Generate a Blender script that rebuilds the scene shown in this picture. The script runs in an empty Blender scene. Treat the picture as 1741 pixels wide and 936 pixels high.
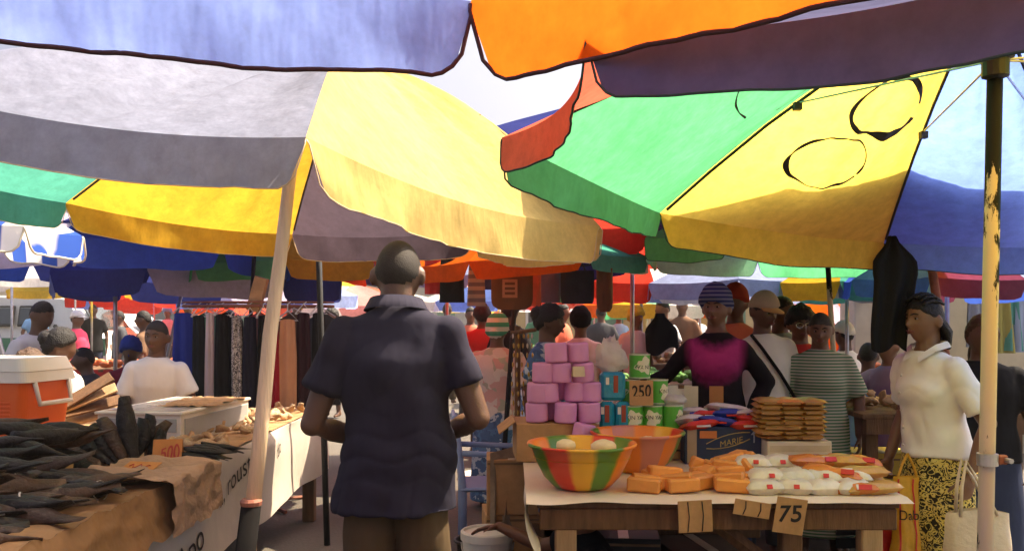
import bpy, math, random
import numpy as np
from mathutils import Vector, Matrix, noise
random.seed(7)
HAZE = True
R = math.radians
SC = bpy.context.scene
COL = SC.collection

# ---------------------------------------------------------------- camera, sky, sun, exposure
CAM_Z = 1.47; FPX = 1500.0; CX = 870.5; HY = 540.0       # camera height; focal length and horizon in photo pixels
cam_data = bpy.data.cameras.new('camera'); cam = bpy.data.objects.new('camera', cam_data); COL.objects.link(cam)
cam.location = (0, 0, CAM_Z); cam.rotation_euler = (R(90), 0, 0)
cam_data.sensor_width = 36.0; cam_data.lens = FPX / 1741.0 * 36.0
cam_data.shift_y = (HY - 468.0) / 1741.0
cam_data.clip_start = 0.05; cam_data.clip_end = 2000.0
SC.camera = cam
SUN_EL, SUN_AZ = 58.0, 58.0                              # azimuth measured from +Y towards +X
world = bpy.data.worlds.new('World'); SC.world = world; world.use_nodes = True
wn = world.node_tree; wn.nodes.clear()
sky = wn.nodes.new('ShaderNodeTexSky'); sky.sky_type = 'NISHITA'; sky.sun_disc = False
sky.sun_elevation = R(SUN_EL); sky.sun_rotation = R(SUN_AZ); sky.air_density = 0.4; sky.dust_density = 9.0; sky.ozone_density = 1.0
bg = wn.nodes.new('ShaderNodeBackground'); bg.inputs['Strength'].default_value = 0.115
wo = wn.nodes.new('ShaderNodeOutputWorld')
wn.links.new(sky.outputs[0], bg.inputs[0]); wn.links.new(bg.outputs[0], wo.inputs[0])
sun_data = bpy.data.lights.new('sun', 'SUN'); sun_data.energy = 5.0; sun_data.angle = R(0.5); sun_data.color = (1.0, 0.83, 0.58)
sun = bpy.data.objects.new('sun', sun_data); COL.objects.link(sun)
_sd = Vector((math.cos(R(SUN_EL)) * math.sin(R(SUN_AZ)), math.cos(R(SUN_EL)) * math.cos(R(SUN_AZ)), math.sin(R(SUN_EL))))
sun.rotation_euler = _sd.to_track_quat('Z', 'Y').to_euler(); sun.location = (0, 0, 30)
SC.view_settings.view_transform = 'Standard'; SC.view_settings.look = 'None'
SC.view_settings.exposure = 1.62; SC.view_settings.gamma = 1.0
SC.render.engine = 'CYCLES'
SC.cycles.use_denoising = True
SC.cycles.max_bounces = 10; SC.cycles.diffuse_bounces = 6; SC.cycles.transmission_bounces = 8; SC.cycles.glossy_bounces = 3
SC.cycles.volume_bounces = 0
SC.cycles.sample_clamp_indirect = 8.0; SC.cycles.caustics_reflective = False; SC.cycles.caustics_refractive = False

# ---------------------------------------------------------------- placing helpers
def P(px, py, d):
    """a real point in the market: d metres in front of the camera, seen at photo pixel (px, py)"""
    return Vector(((px - CX) / FPX * d, d, CAM_Z + (HY - py) / FPX * d))
def PX(px, d): return (px - CX) / FPX * d
def PZ(py, d): return CAM_Z + (HY - py) / FPX * d

def tag(o, label=None, cat=None, group=None, kind=None):
    if label: o['label'] = label
    if cat: o['category'] = cat
    if group: o['group'] = group
    if kind: o['kind'] = kind
    return o
def thing(name, label, cat, loc=(0, 0, 0), rz=0.0, group=None):
    o = bpy.data.objects.new(name, None); COL.objects.link(o)
    o.empty_display_size = 0.1; o.location = loc; o.rotation_euler = (0, 0, rz)
    return tag(o, label, cat, group)
def link(name, me, parent=None):
    o = bpy.data.objects.new(name, me); COL.objects.link(o)
    if parent is not None: o.parent = parent
    return o
def copy_tree(o, parent=None):
    c = o.copy(); COL.objects.link(c); c.parent = parent
    for ch in o.children: copy_tree(ch, c)
    return c

class MB:
    """collects vertices and faces for one mesh; build() links it as one object"""
    def __init__(self): self.v = []; self.f = []; self.m = []; self.mi = 0
    def add(self, vs, fs):
        b = len(self.v); self.v.extend([tuple(x) for x in vs])
        self.f.extend([tuple(i + b for i in f) for f in fs]); self.m.extend([self.mi] * len(fs)); return self
    def box(self, c, s, M=None, bev=0.0):
        x, y, z = s[0] / 2, s[1] / 2, s[2] / 2
        if bev > 0:
            b = min(bev, x * .9, y * .9, z * .9); vs = []; 
            for sx in (-1, 1):
                for sy in (-1, 1):
                    for sz in (-1, 1):
                        vs += [(sx * x, sy * (y - b), sz * (z - b)), (sx * (x - b), sy * y, sz * (z - b)), (sx * (x - b), sy * (y - b), sz * z)]
            I = lambda sx, sy, sz, k: ((sx > 0) * 4 + (sy > 0) * 2 + (sz > 0)) * 3 + k
            fs = []
            for s_ in (-1, 1):
                fs += [(I(s_, -1, -1, 0), I(s_, 1, -1, 0), I(s_, 1, 1, 0), I(s_, -1, 1, 0))]
                fs += [(I(-1, s_, -1, 1), I(1, s_, -1, 1), I(1, s_, 1, 1), I(-1, s_, 1, 1))]
                fs += [(I(-1, -1, s_, 2), I(1, -1, s_, 2), I(1, 1, s_, 2), I(-1, 1, s_, 2))]
            for a in (-1, 1):
                for b_ in (-1, 1):
                    fs += [(I(a, b_, -1, 0), I(a, b_, -1, 1), I(a, b_, 1, 1), I(a, b_, 1, 0))]
                    fs += [(I(a, -1, b_, 0), I(a, -1, b_, 2), I(a, 1, b_, 2), I(a, 1, b_, 0))]
                    fs += [(I(-1, a, b_, 1), I(-1, a, b_, 2), I(1, a, b_, 2), I(1, a, b_, 1))]
                    for c_ in (-1, 1): fs += [(I(a, b_, c_, 0), I(a, b_, c_, 1), I(a, b_, c_, 2))]
        else:
            vs = [(sx * x, sy * y, sz * z) for sx in (-1, 1) for sy in (-1, 1) for sz in (-1, 1)]
            fs = [(0, 1, 3, 2), (4, 6, 7, 5), (0, 4, 5, 1), (2, 3, 7, 6), (0, 2, 6, 4), (1, 5, 7, 3)]
        c = Vector(c)
        vs = [(M @ Vector(p) if M else Vector(p)) + c for p in vs]
        return self.add(vs, fs)
    def tube(self, pts, rad, n=8, cap=True):
        pts = [Vector(p) for p in pts]; k = len(pts)
        rad = [rad] * k if not hasattr(rad, '__len__') else rad
        vs = []; fs = []; ref = None
        for i, p in enumerate(pts):
            t = (pts[min(i + 1, k - 1)] - pts[max(i - 1, 0)]).normalized()
            if ref is None:
                ref = Vector((1, 0, 0)) if abs(t.x) < .8 else Vector((0, 1, 0))
            s = (ref - t * ref.dot(t)).normalized(); ref = s; w = t.cross(s)
            for j in range(n):
                a = 2 * math.pi * j / n; vs.append(p + (s * math.cos(a) + w * math.sin(a)) * rad[i])
        for i in range(k - 1):
            for j in range(n):
                fs.append((i * n + j, i * n + (j + 1) % n, (i + 1) * n + (j + 1) % n, (i + 1) * n + j))
        if cap: fs.append(tuple(range(n))[::-1]); fs.append(tuple((k - 1) * n + j for j in range(n)))
        return self.add(vs, fs)
    def lathe(self, prof, c=(0, 0, 0), n=24, M=None, cap=True):
        c = Vector(c); vs = []; fs = []; k = len(prof)
        for (r, z) in prof:
            for j in range(n):
                a = 2 * math.pi * j / n; p = Vector((r * math.cos(a), r * math.sin(a), z))
                vs.append((M @ p if M else p) + c)
        for i in range(k - 1):
            for j in range(n): fs.append((i * n + j, i * n + (j + 1) % n, (i + 1) * n + (j + 1) % n, (i + 1) * n + j))
        if cap: fs.append(tuple(range(n))[::-1]); fs.append(tuple((k - 1) * n + j for j in range(n)))
        return self.add(vs, fs)
    def grid(self, fn, nu, nv):
        vs = [fn(i / nu, j / nv) for j in range(nv + 1) for i in range(nu + 1)]
        fs = [(j * (nu + 1) + i, j * (nu + 1) + i + 1, (j + 1) * (nu + 1) + i + 1, (j + 1) * (nu + 1) + i) for j in range(nv) for i in range(nu)]
        return self.add(vs, fs)
    def ell(self, c, r, M=None, nu=12, nv=8, fn=None):
        vs = []; fs = []; c = Vector(c)
        for j in range(nv + 1):
            th = math.pi * j / nv
            for i in range(nu):
                a = 2 * math.pi * i / nu
                p = Vector((math.sin(th) * math.cos(a), math.sin(th) * math.sin(a), math.cos(th)))
                q = Vector((p.x * r[0], p.y * r[1], p.z * r[2]))
                if fn: q = fn(p, q)
                vs.append((M @ q if M else q) + c)
        for j in range(nv):
            for i in range(nu): fs.append((j * nu + i, (j + 1) * nu + i, (j + 1) * nu + (i + 1) % nu, j * nu + (i + 1) % nu))
        return self.add(vs, fs)
    def mesh(self, name, mats, smooth=False, origin=None):
        me = bpy.data.meshes.new(name); v = self.v
        if origin is not None: v = [(a[0] - origin[0], a[1] - origin[1], a[2] - origin[2]) for a in v]
        me.from_pydata(v, [], self.f)
        mats = mats if isinstance(mats, (list, tuple)) else [mats]
        for m in mats: me.materials.append(m)
        if len(mats) > 1: me.polygons.foreach_set('material_index', self.m)
        if smooth: me.polygons.foreach_set('use_smooth', [True] * len(me.polygons))
        me.update(); return me
    def build(self, name, mats, parent=None, smooth=False, origin=None):
        if origin is None and parent is not None and parent.get('_w'): origin = parent.location
        return link(name, self.mesh(name, mats, smooth, origin), parent)

def wthing(name, label, cat, loc, group=None):
    """a thing whose parts are given in market coordinates"""
    t = thing(name, label, cat, loc, 0, group); t['_w'] = 1; return t
def solid(name, mb, mats, label, cat, group=None, smooth=False, origin=None, rot=None, loc=None):
    """a thing that is one mesh"""
    o = mb.build(name, mats, None, smooth, origin)
    if origin is not None: o.location = origin
    if loc is not None: o.location = loc
    if rot is not None: o.rotation_euler = rot
    return tag(o, label, cat, group)

# ---------------------------------------------------------------- materials
MATS = {}
def _nt(name):
    m = bpy.data.materials.new(name); m.use_nodes = True; m.node_tree.nodes.clear(); return m, m.node_tree
def _n(nt, t, **kw):
    n = nt.nodes.new(t)
    for k, v in kw.items():
        if k in n.inputs: n.inputs[k].default_value = v
        else: setattr(n, k, v)
    return n
def _varied(nt, col, var, scale, detail=4.0, obj_rand=0.0, dark=None, stretch=None):
    """colour with two octaves of blotchy variation, plus a little difference per object"""
    tc = _n(nt, 'ShaderNodeTexCoord'); src = tc.outputs['Object']
    if stretch:
        mp = _n(nt, 'ShaderNodeMapping'); mp.inputs['Scale'].default_value = stretch; nt.links.new(src, mp.inputs[0]); src = mp.outputs[0]
    nz = _n(nt, 'ShaderNodeTexNoise', Scale=scale, Detail=detail, Roughness=0.65); nt.links.new(src, nz.inputs['Vector'])
    rp = _n(nt, 'ShaderNodeValToRGB'); e = rp.color_ramp.elements
    lo = dark or tuple(c * (1 - var) for c in col); hi = tuple(min(1, c * (1 + var * .6)) for c in col)
    e[0].position = .3; e[0].color = (*lo, 1); e[1].position = .7; e[1].color = (*hi, 1)
    nt.links.new(nz.outputs['Fac'], rp.inputs[0]); out = rp.outputs[0]
    if obj_rand:
        oi = _n(nt, 'ShaderNodeObjectInfo'); mr = _n(nt, 'ShaderNodeMapRange')
        mr.inputs['To Min'].default_value = 1 - obj_rand; mr.inputs['To Max'].default_value = 1 + obj_rand
        nt.links.new(oi.outputs['Random'], mr.inputs['Value'])
        hs = _n(nt, 'ShaderNodeHueSaturation'); nt.links.new(mr.outputs[0], hs.inputs['Value']); nt.links.new(out, hs.inputs['Color']); out = hs.outputs[0]
    return out, src
def _bump(nt, src, scale, strength, dist=.01):
    nz = _n(nt, 'ShaderNodeTexNoise', Scale=scale, Detail=3.0); nt.links.new(src, nz.inputs['Vector'])
    b = _n(nt, 'ShaderNodeBump', Strength=strength, Distance=dist); nt.links.new(nz.outputs['Fac'], b.inputs['Height']); return b.outputs[0]
def mat(name, col, rough=.7, var=.2, scale=6.0, bump=.0, bscale=40.0, spec=.4, obj_rand=0.0, metal=0.0, dark=None, stretch=None, bdist=.01, alpha=1.0, sss=0.0):
    if name in MATS: return MATS[name]
    m, nt = _nt(name)
    c, src = _varied(nt, col, var, scale, obj_rand=obj_rand, dark=dark, stretch=stretch)
    b = _n(nt, 'ShaderNodeBsdfPrincipled', Roughness=rough, Metallic=metal)
    b.inputs['Specular IOR Level'].default_value = spec; b.inputs['Alpha'].default_value = alpha
    nt.links.new(c, b.inputs['Base Color'])
    if bump: nt.links.new(_bump(nt, src, bscale, bump, bdist), b.inputs['Normal'])
    o = _n(nt, 'ShaderNodeOutputMaterial'); nt.links.new(b.outputs[0], o.inputs[0])
    MATS[name] = m; return m
def canopy(name, col, trans=.5, var=.2, stain=(.25, .2, .14), stain_amt=.5, scale=1.6, tcol=None):
    """thin umbrella cloth: scatters light back and lets part of it through; faded and stained"""
    if name in MATS: return MATS[name]
    m, nt = _nt(name)
    c, src = _varied(nt, col, var, scale)
    nz = _n(nt, 'ShaderNodeTexNoise', Scale=3.2, Detail=6.0, Roughness=.7); nt.links.new(src, nz.inputs['Vector'])
    rp = _n(nt, 'ShaderNodeValToRGB'); rp.color_ramp.elements[0].position = .58; rp.color_ramp.elements[0].color = (0, 0, 0, 1)
    rp.color_ramp.elements[1].position = .8; rp.color_ramp.elements[1].color = (stain_amt,) * 3 + (1,)
    nt.links.new(nz.outputs['Fac'], rp.inputs[0])
    mx = _n(nt, 'ShaderNodeMix', data_type='RGBA'); nt.links.new(rp.outputs[0], mx.inputs['Factor'])
    nt.links.new(c, mx.inputs[6]); mx.inputs[7].default_value = (stain[0] * col[0] * 2, stain[1] * col[1] * 2, stain[2] * col[2] * 2, 1)
    n3 = _n(nt, 'ShaderNodeTexNoise', Scale=17.0, Detail=6.0, Roughness=.75); nt.links.new(src, n3.inputs['Vector'])
    r3 = _n(nt, 'ShaderNodeMapRange'); nt.links.new(n3.outputs['Fac'], r3.inputs['Value']); r3.inputs['From Min'].default_value = .3; r3.inputs['From Max'].default_value = .7; r3.inputs['To Min'].default_value = .80; r3.inputs['To Max'].default_value = 1.06
    m3 = _n(nt, 'ShaderNodeMix', data_type='RGBA', blend_type='MULTIPLY'); m3.inputs['Factor'].default_value = 1.0; nt.links.new(mx.outputs[2], m3.inputs[6]); nt.links.new(r3.outputs[0], m3.inputs[7])
    d = _n(nt, 'ShaderNodeBsdfDiffuse'); t = _n(nt, 'ShaderNodeBsdfTranslucent')
    nt.links.new(m3.outputs[2], d.inputs[0]); nt.links.new(m3.outputs[2], t.inputs[0])
    mp = _n(nt, 'ShaderNodeMapping'); mp.inputs['Scale'].default_value = (1.9, 1.9, .6); nt.links.new(src, mp.inputs[0])
    nb = _bump(nt, mp.outputs[0], 5.0, .38, .03); nt.links.new(nb, d.inputs['Normal']); nt.links.new(nb, t.inputs['Normal'])
    ms = _n(nt, 'ShaderNodeMixShader'); ms.inputs[0].default_value = trans
    nt.links.new(d.outputs[0], ms.inputs[1]); nt.links.new(t.outputs[0], ms.inputs[2])
    o = _n(nt, 'ShaderNodeOutputMaterial'); nt.links.new(ms.outputs[0], o.inputs[0])
    MATS[name] = m; return m
def striped(name, a, b, scale, axis=0, trans=0.0, rough=.8, soft=.06, noise_amt=.0):
    """woven or printed stripes along one object axis"""
    if name in MATS: return MATS[name]
    m, nt = _nt(name); tc = _n(nt, 'ShaderNodeTexCoord'); sx = _n(nt, 'ShaderNodeSeparateXYZ'); nt.links.new(tc.outputs['Object'], sx.inputs[0])
    mu = _n(nt, 'ShaderNodeMath', operation='MULTIPLY'); nt.links.new(sx.outputs[axis], mu.inputs[0]); mu.inputs[1].default_value = scale
    si = _n(nt, 'ShaderNodeMath', operation='SINE'); nt.links.new(mu.outputs[0], si.inputs[0])
    rp = _n(nt, 'ShaderNodeValToRGB'); rp.color_ramp.elements[0].position = .5 - soft; rp.color_ramp.elements[0].color = (*a, 1)
    rp.color_ramp.elements[1].position = .5 + soft; rp.color_ramp.elements[1].color = (*b, 1)
    mr = _n(nt, 'ShaderNodeMapRange'); mr.inputs['From Min'].default_value = -1; nt.links.new(si.outputs[0], mr.inputs['Value']); nt.links.new(mr.outputs[0], rp.inputs[0])
    d = _n(nt, 'ShaderNodeBsdfDiffuse'); nt.links.new(rp.outputs[0], d.inputs[0]); last = d.outputs[0]
    if trans:
        t = _n(nt, 'ShaderNodeBsdfTranslucent'); nt.links.new(rp.outputs[0], t.inputs[0])
        ms = _n(nt, 'ShaderNodeMixShader'); ms.inputs[0].default_value = trans
        nt.links.new(d.outputs[0], ms.inputs[1]); nt.links.new(t.outputs[0], ms.inputs[2]); last = ms.outputs[0]
    o = _n(nt, 'ShaderNodeOutputMaterial'); nt.links.new(last, o.inputs[0]); MATS[name] = m; return m
def printed(name, cols, scale=18.0, rough=.85, kind='voronoi', bump=.3):
    """patterned cloth: patches of several colours"""
    if name in MATS: return MATS[name]
    m, nt = _nt(name); tc = _n(nt, 'ShaderNodeTexCoord')
    nz = _n(nt, 'ShaderNodeTexNoise', Scale=scale * .6, Detail=2.0); nt.links.new(tc.outputs['Object'], nz.inputs['Vector'])
    av = _n(nt, 'ShaderNodeMixRGB'); av.inputs[0].default_value = .12; nt.links.new(tc.outputs['Object'], av.inputs[1]); nt.links.new(nz.outputs['Color'], av.inputs[2])
    if kind == 'voronoi':
        vo = _n(nt, 'ShaderNodeTexVoronoi', Scale=scale); nt.links.new(av.outputs[0], vo.inputs['Vector']); fac = vo.outputs['Color']
        sp = _n(nt, 'ShaderNodeSeparateColor'); nt.links.new(fac, sp.inputs[0]); fac = sp.outputs[0]
    elif kind == 'spots':
        vo = _n(nt, 'ShaderNodeTexVoronoi', Scale=scale); nt.links.new(av.outputs[0], vo.inputs['Vector']); fac = vo.outputs['Distance']
    else:
        n2 = _n(nt, 'ShaderNodeTexNoise', Scale=scale, Detail=3.0, Distortion=2.5); nt.links.new(tc.outputs['Object'], n2.inputs['Vector']); fac = n2.outputs['Fac']
    rp = _n(nt, 'ShaderNodeValToRGB'); rp.color_ramp.interpolation = 'CONSTANT' if kind != 'spots' else 'LINEAR'; e = rp.color_ramp.elements
    pos = [i / len(cols) for i in range(len(cols))] if kind == 'voronoi' else [.0 if i == 0 else .38 + .24 * i / len(cols) for i in range(len(cols))]
    if kind == 'spots': pos = [.3 + .25 * i / max(1, len(cols) - 1) for i in range(len(cols))]
    while len(e) < len(cols): e.new(.5)
    for i, c in enumerate(cols): e[i].position = pos[i]; e[i].color = (*c, 1)
    nt.links.new(fac, rp.inputs[0])
    b = _n(nt, 'ShaderNodeBsdfPrincipled', Roughness=rough); b.inputs['Specular IOR Level'].default_value = .2
    nt.links.new(rp.outputs[0], b.inputs['Base Color'])
    nt.links.new(_bump(nt, tc.outputs['Object'], 14, bump, .02), b.inputs['Normal'])
    o = _n(nt, 'ShaderNodeOutputMaterial'); nt.links.new(b.outputs[0], o.inputs[0]); MATS[name] = m; return m
def film(name, col, rough=.25, trans=.35, clear=.25):
    """thin plastic film: glossy, partly see-through"""
    if name in MATS: return MATS[name]
    m, nt = _nt(name); c, src = _varied(nt, col, .15, 14.0, obj_rand=.08)
    b = _n(nt, 'ShaderNodeBsdfPrincipled', Roughness=rough); b.inputs['Specular IOR Level'].default_value = .6; nt.links.new(c, b.inputs['Base Color'])
    nt.links.new(_bump(nt, src, 30, .6, .01), b.inputs['Normal'])
    t = _n(nt, 'ShaderNodeBsdfTranslucent'); nt.links.new(c, t.inputs[0])
    m1 = _n(nt, 'ShaderNodeMixShader'); m1.inputs[0].default_value = trans; nt.links.new(b.outputs[0], m1.inputs[1]); nt.links.new(t.outputs[0], m1.inputs[2])
    tr = _n(nt, 'ShaderNodeBsdfTransparent'); m2 = _n(nt, 'ShaderNodeMixShader'); m2.inputs[0].default_value = clear
    nt.links.new(m1.outputs[0], m2.inputs[1]); nt.links.new(tr.outputs[0], m2.inputs[2])
    o = _n(nt, 'ShaderNodeOutputMaterial'); nt.links.new(m2.outputs[0], o.inputs[0]); MATS[name] = m; return m
def peeling(name, paint, under, thresh=.55, scale=5.0, zfade=None):
    """painted pole with chipped paint"""
    if name in MATS: return MATS[name]
    m, nt = _nt(name); tc = _n(nt, 'ShaderNodeTexCoord'); mp = _n(nt, 'ShaderNodeMapping'); mp.inputs['Scale'].default_value = (3, 3, .8); nt.links.new(tc.outputs['Object'], mp.inputs[0])
    nz = _n(nt, 'ShaderNodeTexNoise', Scale=scale, Detail=8.0, Roughness=.7); nt.links.new(mp.outputs[0], nz.inputs['Vector'])
    rp = _n(nt, 'ShaderNodeValToRGB'); rp.color_ramp.elements[0].position = thresh - .012; rp.color_ramp.elements[0].color = (*paint, 1)
    rp.color_ramp.elements[1].position = thresh + .012; rp.color_ramp.elements[1].color = (*under, 1); fac = nz.outputs['Fac']
    if zfade:                                             # the upper part has lost more of its paint
        sx = _n(nt, 'ShaderNodeSeparateXYZ'); nt.links.new(tc.outputs['Object'], sx.inputs[0]); mr = _n(nt, 'ShaderNodeMapRange'); nt.links.new(sx.outputs[2], mr.inputs['Value'])
        mr.inputs['From Min'].default_value = zfade[0]; mr.inputs['From Max'].default_value = zfade[1]; mr.inputs['To Min'].default_value = 0; mr.inputs['To Max'].default_value = .34
        ad = _n(nt, 'ShaderNodeMath', operation='ADD'); nt.links.new(fac, ad.inputs[0]); nt.links.new(mr.outputs[0], ad.inputs[1]); fac = ad.outputs[0]
    nt.links.new(fac, rp.inputs[0])
    n2 = _n(nt, 'ShaderNodeTexNoise', Scale=14.0, Detail=4.0); nt.links.new(tc.outputs['Object'], n2.inputs['Vector'])
    mx = _n(nt, 'ShaderNodeMixRGB', blend_type='MULTIPLY'); mx.inputs[0].default_value = .5; nt.links.new(rp.outputs[0], mx.inputs[1]); nt.links.new(n2.outputs['Color'], mx.inputs[2])
    b = _n(nt, 'ShaderNodeBsdfPrincipled', Roughness=.75); b.inputs['Specular IOR Level'].default_value = .2; nt.links.new(rp.outputs[0], b.inputs['Base Color'])
    bp = _n(nt, 'ShaderNodeBump', Strength=.5, Distance=.002); nt.links.new(nz.outputs['Fac'], bp.inputs['Height']); nt.links.new(bp.outputs[0], b.inputs['Normal'])
    o = _n(nt, 'ShaderNodeOutputMaterial'); nt.links.new(b.outputs[0], o.inputs[0]); MATS[name] = m; return m

BLACK = mat('black paint', (.012, .012, .014), .55, .3)
INK = mat('black marker ink', (.012, .011, .012), .7, .2)
CARD = mat('brown cardboard', (.44, .25, .11), .85, .22, 9, .15, 60, obj_rand=.1)
KRAFT = mat('crumpled brown paper', (.38, .22, .10), .85, .3, 5, .8, 12, bdist=.03)
WOOD = mat('worn table wood', (.15, .078, .036), .75, .45, 5, .4, 30, stretch=(6, 6, .7))
WOODL = mat('pale sawn wood', (.42, .27, .14), .7, .3, 4, .3, 30, stretch=(5, 5, .5))
WHITEP = mat('off white plastic', (.72, .69, .62), .45, .12, 5)
STEEL = mat('galvanised pole steel', (.45, .46, .48), .38, .3, 8, metal=.7)
DARKP = peeling('dark chipped paint pole', (.015, .016, .02), (.32, .26, .2), .66)
PEELW = peeling('white pole with chipped paint', (.62, .53, .42), (.010, .011, .016), .60, zfade=(1.45, 2.25))
RUST = mat('rusty red steel', (.28, .1, .06), .7, .4, 12)
TWINE = mat('pale twine', (.6, .55, .45), .8)
CNV = {}
for nm, c, tr in (('grey', (.36, .39, .53), .52), ('lilac', (.62, .55, .74), .5), ('yellow', (.70, .40, .035), .45), ('gold', (.74, .54, .20), .36), ('green', (.12, .50, .22), .62), ('teal', (.10, .42, .32), .45),
                  ('plum', (.10, .075, .10), .3), ('slate', (.10, .105, .20), .35), ('sky', (.30, .42, .92), .75), ('orange', (.84, .15, .012), .55), ('red', (.72, .06, .035), .5), ('coral', (.80, .17, .10), .5),
                  ('blue', (.055, .12, .52), .45), ('navy', (.035, .045, .20), .35), ('paleblue', (.15, .25, .72), .72), ('white', (.76, .74, .72), .5), ('bluegrey', (.30, .36, .58), .45), ('lemon', (.84, .64, .10), .66), ('maroon', (.22, .05, .10), .4),
                  ('mint', (.30, .62, .42), .5), ('leaf', (.16, .52, .20), .5), ('pink', (.75, .32, .30), .5)):
    CNV[nm] = canopy('umbrella cloth ' + nm, c, tr)
CNV['stripe'] = striped('umbrella cloth blue white stripes', (.05, .12, .5), (.78, .77, .78), 26, 0, .5)
# ---------------------------------------------------------------- ground and far setting
def ground_mat():
    m, nt = _nt('dusty asphalt'); tc = _n(nt, 'ShaderNodeTexCoord')
    n1 = _n(nt, 'ShaderNodeTexNoise', Scale=.5, Detail=8.0, Roughness=.7); n2 = _n(nt, 'ShaderNodeTexNoise', Scale=45.0, Detail=4.0)
    nt.links.new(tc.outputs['Object'], n1.inputs['Vector']); nt.links.new(tc.outputs['Object'], n2.inputs['Vector'])
    rp = _n(nt, 'ShaderNodeValToRGB'); e = rp.color_ramp.elements
    e[0].position = .3; e[0].color = (.065, .057, .047, 1); e[1].position = .72; e[1].color = (.15, .13, .105, 1)
    nt.links.new(n1.outputs['Fac'], rp.inputs[0])
    mx = _n(nt, 'ShaderNodeMixRGB', blend_type='MULTIPLY'); mx.inputs[0].default_value = .5; nt.links.new(rp.outputs[0], mx.inputs[1]); nt.links.new(n2.outputs['Fac'], mx.inputs[2])
    b = _n(nt, 'ShaderNodeBsdfPrincipled', Roughness=.85); nt.links.new(mx.outputs[0], b.inputs['Base Color'])
    bp = _n(nt, 'ShaderNodeBump', Strength=.5, Distance=.01); nt.links.new(n2.outputs['Fac'], bp.inputs['Height']); nt.links.new(bp.outputs[0], b.inputs['Normal'])
    o = _n(nt, 'ShaderNodeOutputMaterial'); nt.links.new(b.outputs[0], o.inputs[0]); return m
g = MB(); g.add([(-400, -60, 0), (400, -60, 0), (400, 900, 0), (-400, 900, 0)], [(0, 1, 2, 3)])
tag(g.build('ground', ground_mat()), kind='structure')

PLASTER = mat('cream plaster wall', (.62, .53, .38), .85, .25, 1.2, .2, 20)
PLASTERY = mat('ochre plaster wall', (.55, .40, .17), .85, .25, 1.0, .2, 20)
CONC = mat('grey concrete', (.36, .35, .33), .85, .25, 1.0, .2, 20)
GLASSD = mat('dark window glass', (.03, .035, .04), .12, .2, 3, spec=.6)
ROOFT = mat('rusty tin roofing', (.30, .18, .12), .6, .35, 2)
def shopblock(label, x, y, w, dep, h, m, nwin, door=True, roof=ROOFT):
    t = wthing('shop_building', label, 'building', (x, y, 0))
    MB().box((x, y + dep / 2, h / 2), (w, dep, h)).build('wall', m, t)
    rf = MB().box((x, y + dep / 2 - .15, h + .09), (w + .6, dep + .7, .14), bev=.02).build('roof', roof, t)
    for i in range(nwin):
        cx = x - w / 2 + w * (i + .5) / nwin
        if door and i % 2 == 1:
            d = MB().box((cx, y - .02, 1.05), (.95, .05, 2.1), bev=.01).build('door', mat('green painted door', (.08, .2, .13), .5), t)
            MB().box((cx + .36, y - .06, 1.0), (.04, .05, .14)).build('handle', STEEL, d, origin=t.location)
        else:
            f = MB().box((cx, y - .02, 1.6), (1.2, .06, 1.1), bev=.01).build('window', WHITEP, t)
            MB().box((cx, y - .055, 1.6), (1.04, .02, .94)).build('pane', GLASSD, f, origin=t.location)
    return t
# cream boundary wall at the right with its pillar
t = wthing('boundary_wall', 'long cream plastered wall behind the stalls at the right', 'wall', (6.2, 9.6, 0))
MB().box((8.0, 9.7, 1.45), (8.6, .2, 2.9)).build('wall_panel', PLASTER, t)
MB().box((8.0, 9.7, 2.95), (8.75, .32, .1), bev=.01).build('coping', CONC, t)
MB().box((3.82, 9.62, 1.5), (.34, .42, 3.0), bev=.015).build('pillar', PLASTER, t)
shopblock('low ochre shop with green door far behind the women', 4.6, 26, 9, 5, 3.0, PLASTERY, 5)
shopblock('grey concrete shop with white window frames far behind the stalls', -3.5, 47, 13, 6, 3.2, CONC, 7)
shopblock('cream shop block far beyond the parked vans', -24, 52, 18, 6, 3.3, PLASTER, 8)
shopblock('second cream shop block far behind the red umbrellas', 14, 46, 12, 6, 3.1, PLASTER, 6)

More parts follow.
